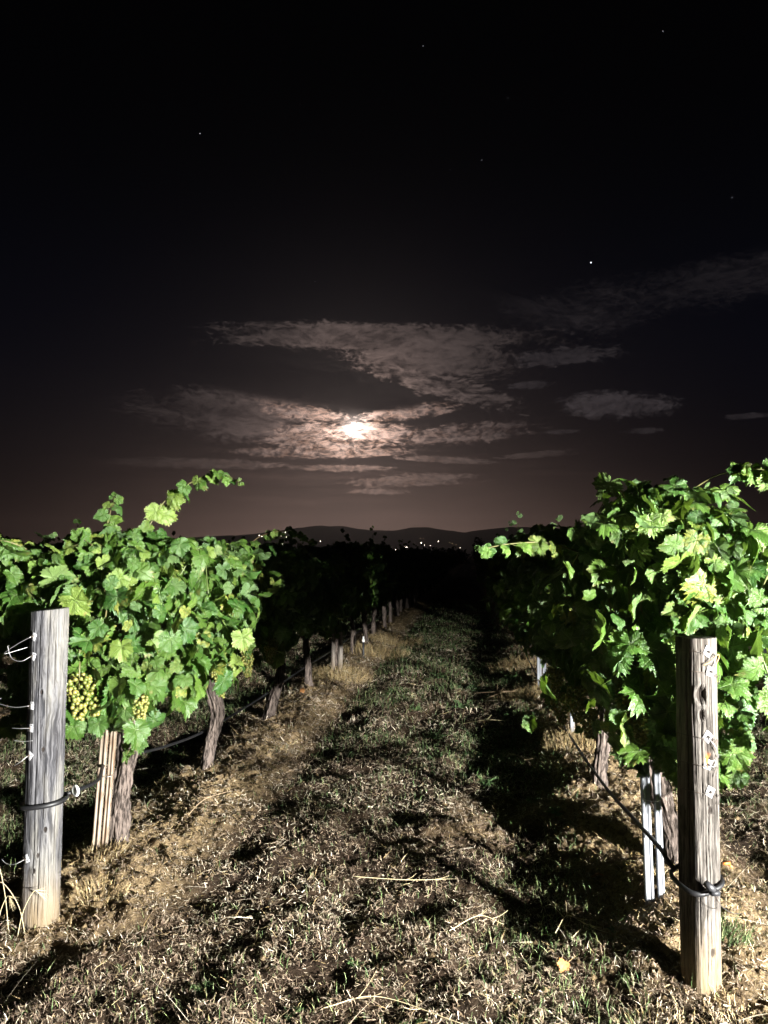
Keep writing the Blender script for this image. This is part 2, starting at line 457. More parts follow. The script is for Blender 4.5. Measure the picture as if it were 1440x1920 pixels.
M['far'] = flat('far_tree_foliage', (0.04, 0.05, 0.025), 0.9, 0, 0.4, 1)
M['fartrunk'] = flat('far_tree_trunk', (0.06, 0.045, 0.035), 0.9)
M['mast'] = flat('far_pole', (0.10, 0.09, 0.08), 0.8)
M['moon'] = emis('moon_glow', (1, 0.97, 0.92), 60.0)
M['star'] = emis('star_glow', (0.85, 0.9, 1.0), 2.2)
M['townlamp'] = emis('town_light_glow', (1.0, 0.86, 0.68), 14.0)
M['townlamp_dim'] = emis('town_light_dim_glow', (1.0, 0.62, 0.35), 1.8)

def berry_mat():
    m, p, o = mat('green_grape_skin')
    t = X.m('FRACT', attr('tint') * 9.7)
    setp(p, Base_Color=mixc(t, (0.10, 0.13, 0.022), (0.22, 0.20, 0.055)), Roughness=0.35, Subsurface_Weight=0.25, Subsurface_Scale=0.006)
    return m
M['berry'] = berry_mat()
def deadleaf_mat():
    m, p, o = mat('dead_leaf')
    setp(p, Base_Color=mixc(nz(ocoord(), 40, 4), (0.30, 0.11, 0.035), (0.52, 0.26, 0.08)), Roughness=0.8); return m
M['deadleaf'] = deadleaf_mat()

def straw_mat(name, ca, cb, cc, trans=0.15):
    m, p, o = mat(name)
    t = attr('tint'); f = X.m('FRACT', t * 37.1)
    c = mixc(t.ss(0.0, 0.5), ca, cb); c = mixc(t.ss(0.5, 1.0), c, cc)
    c = mixc(f * 0.45, c, (0.09, 0.065, 0.04))
    setp(p, Base_Color=c, Roughness=0.6, Specular_IOR_Level=0.25)
    if trans:
        tr = X.nt.nodes.new('ShaderNodeBsdfTranslucent'); L(c, tr.inputs[0])
        ms = X.nt.nodes.new('ShaderNodeMixShader'); ms.inputs[0].default_value = trans
        L(p.outputs[0], ms.inputs[1]); L(tr.outputs[0], ms.inputs[2]); L(ms.outputs[0], o.inputs[0])
    return m
M['dry'] = straw_mat('dry_grass_blade', (0.13, 0.09, 0.065), (0.36, 0.275, 0.19), (0.80, 0.71, 0.55))
M['straw'] = straw_mat('golden_straw', (0.34, 0.24, 0.11), (0.50, 0.37, 0.18), (0.66, 0.54, 0.31))
M['green'] = straw_mat('green_grass_blade', (0.045, 0.10, 0.035), (0.10, 0.18, 0.06), (0.25, 0.29, 0.13), 0.25)

def soil_mat():
    m, p, o = mat('vineyard_soil')
    g = gpos()
    n = nz(g, 2.2, 6, 0.6); f = nz(g, 26, 8, 0.7); f2 = nz(g, 95, 5, 0.7)
    b = attr('berm')
    c = mixc(n.ss(0.3, 0.7), (0.030, 0.020, 0.013), (0.072, 0.048, 0.029))
    cb = mixc(f.ss(0.35, 0.65), (0.17, 0.115, 0.06), (0.52, 0.385, 0.215))
    c = mixc(b, c, cb)
    c = mixc(f2.ss(0.5, 0.75) * 0.5, c, (0.07, 0.045, 0.028))
    setp(p, Base_Color=c, Roughness=0.95, Specular_IOR_Level=0.1)
    L(bump(f * 1.0 + f2 * 0.45, 0.06, 1.0), p.inputs['Normal']); return m
M['soil'] = soil_mat()

# ------------------------------------------------------------------ ground
ROWS = [-9.45, -6.9, -4.35, -1.78, 0.78, 3.22, 5.8, 8.35]
def berm(x):
    x = np.asarray(x, float); o = np.zeros_like(x)
    for rx in ROWS: o = np.maximum(o, np.exp(-(np.abs(x - rx - 0.06) / 0.36) ** 2.6))
    return o
def gz(x, y):
    x = np.asarray(x, float); y = np.asarray(y, float)
    near = np.exp(-np.maximum(y - 6, 0) / 9.0)
    b = berm(x) * np.clip((y - 2.6) / 0.5, 0, 1)
    k_ = np.clip((y - 2.6) / 0.6, 0, 1) * np.clip((70 - y) / 10, 0, 1)
    z = b * np.where(x > 0, 0.12, 0.07) * k_ * (0.75 + 0.5 * fbm(x * 0.7, y * 0.9, 0, 2, 71))
    for rx in ROWS:                                  # wheel tracks either side of each aisle
        z = z - 0.028 * k_ * np.exp(-((x - rx - 0.60) / 0.17) ** 2) - 0.02 * k_ * np.exp(-((x - rx + 0.62) / 0.2) ** 2)
    z = z + (fbm(x * 1.3, y * 1.3, 0, 3, 5) - 0.5) * 0.06 * np.clip((80 - y) / 20, 0, 1)
    cl = fbm(x * 14, y * 14, 0, 4, 21)
    z = z + (np.abs(cl - 0.5) * 0.13 - 0.02) * near * (0.50 + 0.07 * b)
    z = z + (fbm(x * 5, y * 5, 0, 3, 51) - 0.5) * 0.085 * near + (fbm(x * 2.3 + 3, y * 2.3, 0, 2, 57) - 0.5) * 0.085 * near * (1 - 0.6 * b)
    z = z + (fbm(x * 45, y * 45, 0, 2, 31) - 0.5) * 0.03 * near * (0.5 + 1.0 * b)
    z = z - 0.03
    return z + 0.0
def graded(a0, a1, s0, grow, far):
    o = [a0]; s = s0
    while o[-1] < a1: o.append(o[-1] + s); s = s0 * (1 + grow * (o[-1] - a0))
    while o[-1] < far: s *= 1.35; o.append(o[-1] + s)
    return np.array(o)
ys = np.concatenate([[-3000, -800, -200, -50, -12, -4, -1, 0.5, 1.2, 1.7], graded(2.0, 70, 0.013, 0.17, 4500)])
xp = graded(0.0, 14, 0.014, 0.22, 4500)
xs = np.concatenate([-(xp[1:][::-1]) - 0.3, xp - 0.3])
# widen fine area around both rows: remap so the resolution stays fine from -3 to 2
fine = np.arange(-2.7, 1.9, 0.016)
xr = graded(1.9, 16, 0.018, 1.2, 4500); xl = -graded(2.7, 16, 0.018, 1.2, 4500)[::-1]
xs = np.concatenate([xl[:-1], fine, xr])
GX, GY = np.meshgrid(xs, ys)
GZ = gz(GX, GY)
bm_ = berm(GX) * np.clip((GY - 2.7) / 0.6, 0, 1)
bm_ = np.clip(bm_ * 1.8 * (0.55 + 0.9 * fbm(GX * 3, GY * 3, 0, 4, 77)) - 0.12, 0, 1)
bm_ = np.clip(bm_ + np.clip(fbm(GX * 1.6, GY * 1.6, 0, 4, 99) - 0.62, 0, 1) * 3.0, 0, 1)
nx, ny = len(xs), len(ys)
ii, jj = np.meshgrid(np.arange(ny - 1), np.arange(nx - 1), indexing='ij')
q0 = (ii * nx + jj).ravel()
gf = np.stack([q0, q0 + 1, q0 + nx + 1, q0 + nx], 1)
obj('ground', mesh('ground', np.stack([GX, GY, GZ], -1).reshape(-1, 3), gf, M['soil'], attrs={'berm': bm_.ravel()}, smooth=True),
    kind='structure', label='brown soil and dry turf of the vineyard aisle')
print('ground', nx, ny)

# ------------------------------------------------------------------ blades of grass, straw and litter
def blades(name, x, y, length, width, lean, azim, tint, mat_, label, curl=0.35, zoff=0.0):
    n = len(x); z = gz(x, y) + zoff
    base_ = np.stack([x, y, z], 1)
    d = np.stack([np.cos(azim) * np.sin(lean), np.sin(azim) * np.sin(lean), np.cos(lean)], 1)
    lean2 = np.minimum(lean + curl * (0.4 + rng.random(n)), 1.62)
    d2 = np.stack([np.cos(azim) * np.sin(lean2), np.sin(azim) * np.sin(lean2), np.cos(lean2)], 1)
    sa = azim + math.pi / 2 + rng.normal(0, 0.9, n)
    s = np.stack([np.cos(sa), np.sin(sa), rng.normal(0, 0.3, n)], 1) * (width / 2)[:, None]
    m1 = base_ + d * (length * 0.5)[:, None]; tip = m1 + d2 * (length * 0.5)[:, None]
    V = np.stack([base_ - s, base_ + s, m1 + s * 0.8, m1 - s * 0.8, tip], 1).reshape(-1, 3)
    k = np.arange(n)[:, None] * 5
    return obj(name, mesh(name, V, [k + np.array([[0, 1, 2, 3]]), k + np.array([[3, 2, 4]])], mat_, attrs={'tint': np.repeat(tint, 5)}), kind='stuff', label=label)
def wedge(n, d0, d1, power=1.6, spread=0.66):
    """random ground points in front of the camera, thinning with distance"""
    d = (rng.random(n) * (d1 ** (2 - power) - d0 ** (2 - power)) + d0 ** (2 - power)) ** (1 / (2 - power))
    s = (rng.random(n) * 2 - 1) * spread * d
    cy, sy_ = math.cos(R(6.5)), math.sin(R(6.5))
    return s * cy - d * sy_, s * sy_ + d * cy, d
# dry mown grass
x, y, d = wedge(420000, 2.05, 22, 1.75)
b = berm(x) * (y > 3.0)
keep = rng.random(len(x)) < np.clip((0.10 + 2.6 * np.clip(fbm(x * 5.5, y * 5.5, 0, 4, 3) - 0.33, 0, 1)) * (1 - 0.72 * b) + 0.04, 0, 1)
x, y, d = x[keep], y[keep], d[keep]
n = len(x); sc = np.clip(d / 5, 0.9, 3.2)
cl = fbm(x * 5, y * 5, 0, 3, 44)
blades('dry_grass', x, y, (0.009 + 0.030 * rng.random(n) ** 2.0) * (0.6 + 0.9 * cl) * np.clip(sc, 0.9, 1.4), (0.0018 + 0.0024 * rng.random(n) ** 1.5) * sc,
       np.clip(rng.normal(0.95, 0.45, n), 0.05, 1.5), rng.random(n) * 6.283, np.clip(rng.random(n) * 0.9 + cl * 0.6 - 0.22, 0, 1), M['dry'],
       'short dry mown grass covering the aisle')
print('dry', n)
# flat layer of clippings
x, y, d = wedge(400000, 2.05, 15, 1.8)
keep = rng.random(len(x)) < np.clip(0.35 + 1.5 * (fbm(x * 7, y * 7, 0, 3, 13) - 0.3), 0.05, 1)
x, y, d = x[keep], y[keep], d[keep]; n = len(x); sc = np.clip(d / 5, 0.8, 2.5)
an = rng.random(n) * 6.283; ti = rng.normal(0, 0.38, n)
dv = np.stack([np.cos(an) * np.cos(ti), np.sin(an) * np.cos(ti), np.sin(ti)], 1) * ((0.004 + 0.016 * rng.random(n) ** 2) * sc)[:, None]
sv = np.stack([-np.sin(an), np.cos(an), rng.normal(0, 0.5, n)], 1) * ((0.0009 + 0.0013 * rng.random(n)) * sc)[:, None]
c0 = np.stack([x, y, gz(x, y) + 0.003 + np.abs(dv[:, 2]) * 0.8 + 0.004 * rng.random(n)], 1)
V = np.stack([c0 - dv - sv, c0 - dv + sv, c0 + dv + sv, c0 + dv - sv], 1).reshape(-1, 3)
obj('mown_clippings', mesh('mown_clippings', V, np.arange(n * 4).reshape(n, 4), M['dry'], attrs={'tint': np.repeat(np.clip(rng.random(n) * 0.85 + (fbm(x * 2, y * 2, 0, 3, 17) - 0.5) * 0.8, 0, 1), 4)}), kind='stuff', label='matted pale clippings lying on the ground')
# green grass
x, y, d = wedge(190000, 2.1, 26, 1.5)
b = berm(x) * (y > 3.0)
gn = fbm(x * 1.1 + 4, y * 1.1, 0, 4, 60)
pref = 0.10 + 0.9 * np.clip((x + 0.05) / 0.5, 0, 1) * (x < 0.62) * 0.75 + 1.0 * (x < -2.15) + 1.3 * np.clip((y - 4.4) / 2.5, 0, 1) * (np.abs(x + 0.25) < 1.0) + 0.35 * (x > 1.2) * (y > 4)
keep = rng.random(len(x)) < np.clip(pref * (0.15 + 2.6 * np.clip(gn - 0.36, 0, 1)) * (1 - 0.9 * b), 0, 1)
x, y, d = x[keep], y[keep], d[keep]; n = len(x); sc = np.clip(d / 5, 0.9, 3.0)
blades('green_grass', x, y, (0.02 + 0.045 * rng.random(n) ** 1.3) * np.clip(sc, 1, 1.5), (0.0022 + 0.0022 * rng.random(n)) * sc,
       np.abs(rng.normal(0.25, 0.28, n)), rng.random(n) * 6.283, np.clip(rng.random(n) ** 1.5 + (d < 4) * 0.3, 0, 1), M['green'],
       'short green grass growing between the rows')
print('green', n)
# straw, clippings and litter under the vines
x, y, d = wedge(230000, 2.1, 24, 1.7)
b = berm(x)
keep = rng.random(len(x)) < 0.12 + 0.8 * b * np.clip((y - 2.7) / 0.8, 0, 1) * (0.35 + 1.0 * fbm(x * 4, y * 4, 0, 3, 9) ** 1.5)
x, y, d = x[keep], y[keep], d[keep]; n = len(x); sc = np.clip(d / 5, 0.9, 3)
blades('straw_litter', x, y, (0.012 + 0.06 * rng.random(n) ** 2.2) * np.clip(sc, 1, 1.6), (0.0014 + 0.002 * rng.random(n)) * sc,
       np.clip(rng.normal(1.2, 0.25, n), 0.3, 1.5), rng.random(n) * 6.283, rng.random(n), M['straw'],
       'golden straw and clippings scattered under the vines', 0.2, 0.004)
print('straw', n)
# crumbly clods on the berms
x, y, d = wedge(26000, 2.2, 16, 1.6)
b = berm(x) * np.clip((y - 2.6) / 0.5, 0, 1)
keep = rng.random(len(x)) < 0.04 + 0.75 * b
x, y = x[keep], y[keep]; n = len(x)
O = np.array([[1, 0, 0], [0, 1, 0], [-1, 0, 0], [0, -1, 0], [0, 0, 1], [0, 0, -1]], float)
OF = np.array([[0, 1, 4], [1, 2, 4], [2, 3, 4], [3, 0, 4], [1, 0, 5], [2, 1, 5], [3, 2, 5], [0, 3, 5]])
szs = 0.004 + 0.016 * rng.random(n) ** 2.5
V = O[None] * szs[:, None, None] * (0.55 + 0.9 * rng.random((n, 6, 1)))
an = rng.random(n) * 6.28; c_, s_ = np.cos(an)[:, None], np.sin(an)[:, None]
V = np.stack([V[..., 0] * c_ - V[..., 1] * s_, V[..., 0] * s_ + V[..., 1] * c_, V[..., 2] * 0.8], -1)
V += np.stack([x, y, gz(x, y) + szs * 0.3], 1)[:, None]
obj('soil_crumbs', mesh('soil_crumbs', V.reshape(-1, 3), (np.arange(n)[:, None, None] * 6 + OF[None]).reshape(-1, 3), M['soil'], attrs={'berm': np.repeat(rng.random(n) * 0.6 + 0.4, 6)}),
    kind='stuff', label='crumbs of tan soil lying under the vines')
# long lying straws
x, y, d = wedge(420, 2.2, 11, 1.3)
n = len(x)
blades('long_straw', x, y, 0.08 + 0.26 * rng.random(n) ** 2, 0.0022 + 0.0015 * rng.random(n), np.clip(rng.normal(1.42, 0.08, n), 1.1, 1.52), rng.random(n) * 6.283,
       0.6 + 0.4 * rng.random(n), M['dry'], 'long pale straws lying across the aisle', 0.1, 0.018)

# ------------------------------------------------------------------ leaves
TH = np.array([0, 12, 27, 40, 52, 66, 82, 97, 112, 128, 145, 160, 171, 180]) * math.pi / 180
RR = np.array([1.0, .95, .80, .82, .93, .89, .74, .74, .80, .74, .64, .60, .46, .08])
def leaf_shape(N, rings, seed, teeth=True, stem=True, young=False):
    q = np.random.default_rng(seed)
    sin_ = q.uniform(0.86, 1.12)
    th = np.linspace(-math.pi * 0.972, math.pi * 0.972, N)
    r_ = np.interp(np.abs(th), TH, RR) ** sin_
    r_ = r_ * (1 + 0.05 * np.interp(th, np.linspace(-3.2, 3.2, 9), q.normal(0, 1, 9)))
    if teeth:
        tz = np.array([0.10, 0.0, -0.085, -0.02]) if N > 50 else np.array([0.08, -0.06])
        r_ = r_ * (1 + tz[np.arange(N) % len(tz)] * q.uniform(0.6, 1.4, N) + q.normal(0, 0.012, N))
    fold = q.uniform(-0.15, 0.5); cup = q.uniform(-0.55, 0.2); droop = q.uniform(0.0, 0.55)
    wa, wp = q.uniform(0.03, 0.09), q.uniform(0, 6.28)
    VA = np.array([0, 52, -52, 112, -112, 180, -180]) * math.pi / 180
    P = [[0, 0, 0]]
    for g in rings:
        rr = r_ * g if g < 1 else r_
        if g < 1: rr = np.interp(th, th, np.convolve(np.pad(rr, 2, 'edge'), np.ones(5) / 5, 'valid'))
        x_ = rr * np.sin(th); y_ = rr * np.cos(th)
        dv = np.min(np.abs(th[:, None] - VA[None]), axis=1)
        puff = 0.075 * rr * np.sin(np.clip(dv / 0.45, 0, 1) * math.pi / 2) * (1 + 0.5 * np.sin(rr * 15 + dv * 6)) + 0.16 * (fbm(x_ * 2.6 + seed, y_ * 2.6 + 9, 0, 3, seed) - 0.5)
        z_ = puff + fold * np.abs(x_) * 0.6 + cup * rr ** 2 * 0.6 - droop * np.clip(y_, 0, 1) ** 2 + wa * np.sin(th * 3 + wp) * rr + (q.normal(0, 0.012, N) if g == 1 else 0)
        P.append(np.stack([x_, y_, z_], 1))
    V = np.vstack([np.array(P[0])[None]] + P[1:])
    F3 = [[0, 1 + i + 1, 1 + i] for i in range(N - 1)]; F4 = []
    for k in range(len(rings) - 1):
        a0, b0 = 1 + k * N, 1 + (k + 1) * N
        F4 += [[a0 + i, a0 + i + 1, b0 + i + 1, b0 + i] for i in range(N - 1)]
    uv = V[:, :2].copy()
    if stem:
        n0 = len(V)
        sv, sf = tube([[0, 0, 0.0], [0.02, -0.28, -0.05], [0.06, -0.6, -0.30]], [0.016, 0.013, 0.015], 3, False)
        V = np.vstack([V, sv]); F4 += (sf[0] + n0).tolist(); uv = np.vstack([uv, np.tile([[0.0, 0.2]], (len(sv), 1))])
    fs = [np.array(F3)] + ([np.array(F4)] if F4 else [])
    V[:, 0] *= 0.94
    return V, fs, uv
HI = [leaf_shape(97, (0.22, 0.45, 0.66, 0.85, 1.0), 100 + k) for k in range(14)]
MIDL = [leaf_shape(41, (0.5, 1.0), 200 + k) for k in range(8)]
LOW = [leaf_shape(13, (1.0,), 300 + k, False, False) for k in range(5)]
HI_ME = [[mesh('leaf', V * 1.0, F, M[mt], uv, {'tint': np.zeros(len(V))}, True) for (V, F, uv) in HI] for mt in ('leaf', 'leaf_young')]
def joined_leaves(name, items, shapes, mt, parent=None, **kw):
    """items: list of (pos, basis(3x3), size)"""
    Vs, F3, F4, UV, T, n0 = [], [], [], [], [], 0
    for i, (p, B, s) in enumerate(items):
        V, F, uv = shapes[i % len(shapes)]
        Vs.append(V * s @ B.T + p); UV.append(uv); T.append(np.full(len(V), rng.random()))
        F3.append(F[0] + n0)
        if len(F) > 1: F4.append(F[1] + n0)
        n0 += len(V)
    fs = [np.concatenate(F3)] + ([np.concatenate(F4)] if F4 else [])
    me = mesh(name, np.concatenate(Vs), fs, mt, np.concatenate(UV), {'tint': np.concatenate(T)}, True)
    o = bpy.data.objects.new(name, me)
    return me
LAMP = np.array([3.95, -1.75, 1.62]); CAMP = np.array([0, 0, 1.5])
def leaf_frame(pos, out, rs, bias=0.35):
    """leaf blade turned outwards and a little to the sky, tip hanging"""
    n_ = out * 0.9 + np.array([0, 0, 0.35]) + rs.normal(0, 0.62, 3)
    t_ = np.array([0, 0, -1.0]) + rs.normal(0, 0.45, 3) + out * 0.3
    return basis(n_, t_)

def place_leaf(parent, pos, B, size, young=0):
    o = bpy.data.objects.new('leaf', HI_ME[1 if young else 0][random.randrange(len(HI))])
    m_ = Matrix([[B[i][j] * size for j in range(3)] + [pos[i]] for i in range(3)] + [[0, 0, 0, 1]])
    COL.objects.link(o); o.parent = parent
    o.matrix_local = Matrix.Translation(-Vector(parent.location)) @ m_
    return o

def trunk_mesh(path, r0, r1, seed, seg=56, n=110, ridge=0.52):
    q = np.random.default_rng(seed)
    P = smooth_path(path, n); t = np.linspace(0, 1, n)
    V, F = tube(P, 1.0, seg, False)
    V = V.reshape(n, seg, 3)
    th = np.arange(seg) * 2 * math.pi / seg
    rad = r0 + (r1 - r0) * t + r0 * 0.45 * np.exp(-t / 0.07) + r1 * 0.35 * np.exp(-(1 - t) / 0.1)
    rad = rad * (1 + 0.22 * (fbm(t * 5 + seed, 0 * t, 0, 3, seed) - 0.5) * 2)
    tw = th[None] + t[:, None] * q.uniform(0.6, 1.6)
    cx, cy = np.cos(tw), np.sin(tw)
    f = fbm(cx * 3.2 + 5, cy * 3.2 + 5, t[:, None] * 2.2, 3, seed + 1)
    f2 = np.abs(fbm(cx * 8 + 5, cy * 8 + 5, t[:, None] * 5, 3, seed + 2) - 0.5) * 2
    k = 1 + (f - 0.5) * 0.9 * ridge * 2 + (f2 - 0.4) * ridge
    V = P[:, None] + (V - P[:, None]) * (rad[:, None] * k)[..., None]
    V = V.reshape(-1, 3)
    V = np.vstack([V, P[-1] + (P[-1] - P[-2]) * 0.5]); c1 = n * seg
    return mesh('trunk', V, [F[0], np.array([[c1, (n - 1) * seg + j, (n - 1) * seg + (j + 1) % seg] for j in range(seg)])], M['bark'], smooth=True)

BS = None
def ico():
    import bmesh
    bm = bmesh.new(); bmesh.ops.create_icosphere(bm, subdivisions=2, radius=1)
    V = np.array([v.co for v in bm.verts]); F = np.array([[v.index for v in f.verts] for f in bm.faces]); bm.free(); return V, F
IV, IF = ico()
def bunch_mesh(seed, length=0.17, width=0.05, n=62, rb=0.0078):
    q = np.random.default_rng(seed); B = Buf(); pts = []
    for k in range(6000):
        if len(pts) >= n: break
        t = q.random(); w = width * (0.35 + 0.75 * math.sin(min(1, t * 2.2 + 0.25) * math.pi / 2)) * (1 - 0.72 * t)
        a_ = q.random() * 6.28; rr = w * math.sqrt(q.uniform(0.35, 1))
        p = np.array([rr * math.cos(a_), rr * math.sin(a_), -t * length])
        if all(np.linalg.norm(p - o) > rb * 1.35 for o in pts):
            pts.append(p); B.add(IV * rb * q.uniform(0.85, 1.12) + p, IF, q.random())
    me = B.mesh('grape_bunch', M['berry'], True)
    S2 = Buf(); S2.add(*tube([[0, 0, 0.05], [0.004, 0, 0.01], [0, 0, -length * 0.8]], [0.003, 0.0028, 0.0015], 5), 0.3)
    return me, S2.mesh('stalk', M['cane'])
BUN = [bunch_mesh(900 + k, *a_) for k, a_ in enumerate([(0.15, 0.052, 120), (0.12, 0.045, 90), (0.18, 0.045, 120)])]

def shoot(parent, pts, nl, s0, s1, seed, young=1, rad=0.0035, face=None, first=0.0):
    """a cane along pts with leaves set alternately on it, smaller towards the tip"""
    q = np.random.default_rng(seed)
    P = smooth_path(pts, 26); off = np.array(parent.location)
    B = Buf(); B.add(*tube(P - off, np.linspace(rad, rad * 0.45, 26), 6), q.random())
    obj('cane', B.mesh('cane', M['cane'], True), parent)
    for k in range(nl):
        t = first + (1 - first) * (k + 0.5) / nl
        i = min(int(t * 25), 24); p = P[i]; d = P[i + 1] - P[i]; d /= np.linalg.norm(d)
        side = np.cross(d, [0, 0, 1.0]); side /= np.linalg.norm(side) + 1e-6
        side = side * (1 if k % 2 else -1) + q.normal(0, 0.4, 3)
        sz = (s0 + (s1 - s0) * t) * q.uniform(0.85, 1.15)
        f_ = np.array([0.35, -0.75, 0.35]) if face is None else np.array(face)
        B_ = basis(f_ + q.normal(0, 0.42, 3), side * 0.6 + d * 0.3 + np.array([0, 0, -0.55]) + q.normal(0, 0.25, 3))
        pos = p + B_[:, 1] * sz * 0.45 + side * 0.01
        place_leaf(parent, pos, B_, sz, young)
    # curled leaflets at the tip
    for k in range(3):
        B_ = basis(q.normal(0, 1, 3) + [0, -0.8, 0.4], d + q.normal(0, 0.5, 3))
        place_leaf(parent, P[-1] + q.normal(0, 0.008, 3), B_, s1 * 0.5, 1)
    for k in range(2):                           # tendrils
        S2 = Buf(); i = q.integers(8, 22); w = np.linspace(0, 1, 14)[:, None]
        c = P[i] + np.array([q.normal(0, .5), q.normal(0, .5), q.uniform(-1, 0.4)]) * 0.09 * w + np.stack([np.sin(w[:, 0] * 11), np.cos(w[:, 0] * 11), w[:, 0] * 0], 1) * 0.012 * w
        S2.add(*tube(c - off, np.linspace(0.0011, 0.0006, 14), 4), q.random())
        obj('tendril', S2.mesh('tendril', M['cane'], True), parent)

def canopy_points(q, n, y0, y1, xc, hw, zh, top, end=None, ybias=0.0):
    """points in the shell of a rounded hedge; hw(y,z) half width, zh(y) hem, top(y) height; end='near' closes the near end"""
    out = []
    while len(out) < n:
        y_ = q.uniform(y0, y1); zh_, tp = zh(y_), top(y_)
        m_ = q.random()
        u = q.random() ** 0.7                 # depth in the shell, 1 = outside
        z_ = q.uniform(zh_, tp); kz = (z_ - zh_) / (tp - zh_)
        w_ = hw(y_, z_) * (0.55 + 0.75 * math.sin(min(1, max(0, kz * 0.9 + 0.1)) * math.pi) ** 0.6)
        w_ *= 0.84 + 0.85 * mnoise.noise((y_ * 2.1, z_ * 2.3, xc * 3)) 
        if m_ < 0.40: p, o_ = np.array([xc + w_ * u, y_, z_]), np.array([1, -0.25, 0.1])
        elif m_ < 0.76: p, o_ = np.array([xc - w_ * u, y_, z_]), np.array([-1, -0.25, 0.1])
        elif m_ < 0.9 or end is None:
            tt = tp + 0.10 * mnoise.noise((y_ * 4, xc, 3.3))
            p, o_ = np.array([xc + w_ * q.uniform(-0.9, 0.9), y_, tt - 0.14 * (1 - u)]), np.array([0, -0.2, 1])
        else: p, o_ = np.array([xc + w_ * q.uniform(-1, 1), y0 + 0.25 * (1 - u) + 0.08 * mnoise.noise((z_ * 4, xc, 1)), z_]), np.array([0.1, -1, 0.1])
        if end == 'near' and m_ >= 0.40 and q.random() < 0.30:
            p, o_ = np.array([xc + w_ * q.uniform(-1, 1), y0 + 0.30 * (1 - u), z_]), np.array([0.1, -1, 0.1])
        out.append((p, o_ / np.linalg.norm(o_)))
    return out

def near_vine(loc, label, seed, path, tr, yr, hw, zh, top, n_single, n_more, end=None, size=(0.062, 0.10), canes=9, cordon=True, thin=None):
    v = empty('grape_vine', (loc[0], loc[1], float(gz(loc[0], loc[1]))), label, 'grape vine', 'grape vines along the trellis rows')
    off = np.array(v.location); q = np.random.default_rng(seed)
    obj('trunk', trunk_mesh(np.array(path) - off, tr[0], tr[1], seed), v)
    if cordon:
        h = np.array(path[-1]); c = Buf()
        me = trunk_mesh(np.array([h, h + [0.0, 0.06, 0.035], [loc[0], h[1] + 0.3, h[2] + 0.05], [loc[0] + 0.02, yr[1] - 0.05, h[2] + 0.04]]) - off, tr[1] * 0.75, tr[1] * 0.35, seed + 5, 20, 40)
        obj('cordon', me, v)
        me = trunk_mesh(np.array([h + [0, 0, -0.02], h + [0.0, -0.07, 0.03], [loc[0], yr[0] + 0.15, h[2] + 0.05]]) - off, tr[1] * 0.7, tr[1] * 0.4, seed + 6, 20, 30)
        obj('cordon', me, v)
    for k in range(canes):
        yk = q.uniform(yr[0] + 0.1, yr[1] - 0.1); s_ = q.choice([-1, 1]); tp = top(yk)
        pts = [[loc[0], yk, zh(yk) + 0.1], [loc[0] + s_ * 0.16, yk + q.normal(0, 0.1), zh(yk) + 0.45], [loc[0] + s_ * q.uniform(0.1, 0.34), yk + q.normal(0, 0.18), tp - q.uniform(0.0, 0.2)]]
        if k % 3 == 0: pts.append([loc[0] + s_ * q.uniform(0.3, 0.46), yk + q.normal(0, 0.2) - 0.1, tp - 0.32])
        B = Buf(); B.add(*tube(smooth_path(pts, 18) - off, np.linspace(0.0055, 0.0025, 18), 6), q.random())
        obj('cane', B.mesh('cane', M['cane'], True), v)
    pts = canopy_points(q, n_single + n_more, yr[0], yr[1], loc[0], hw, zh, top, end)
    it = []
    for p, o_ in pts:
        if thin is not None and not thin(p, q): continue
        sz = q.uniform(*size) * (q.uniform(0.45, 0.75) if q.random() < 0.5 else 1.0)
        it.append((p, leaf_frame(p, o_, q), sz, o_))
    def score(e_):
        p, B_, sz, o_ = e_
        tc_ = CAMP - p; d_ = np.linalg.norm(tc_)
        return sz / d_ * (0.35 + max(0, o_.dot(tc_ / d_))) * (1 + 0.5 * abs(B_[:, 2].dot(tc_ / d_)))
    it.sort(key=score, reverse=True)
    for p, B_, sz, o_ in it[:n_single]:
        tp = top(p[1]); place_leaf(v, p, B_, sz * (0.72 if p[2] > tp - 0.1 else 1), 1 if (p[2] > tp - 0.16 and q.random() < 0.75) or q.random() < 0.10 else 0)
    if it[n_single:]:
        me = joined_leaves('foliage', [(p - off, B_, sz) for p, B_, sz, o_ in it[n_single:]], MIDL, M['leaf'])
        obj('foliage', me, v, kind='stuff')
    return v
def bunch(v, pos, k=0, sc_=1.0):
    me, st = BUN[k]; o = obj('grape_bunch', me, v)
    o.location = Vector(pos) - Vector(v.location); o.scale = (sc_,) * 3; o.rotation_euler = (random.uniform(-.2, .2), random.uniform(-.2, .2), random.random() * 6)
    s = obj('stalk', st, o)
    return o

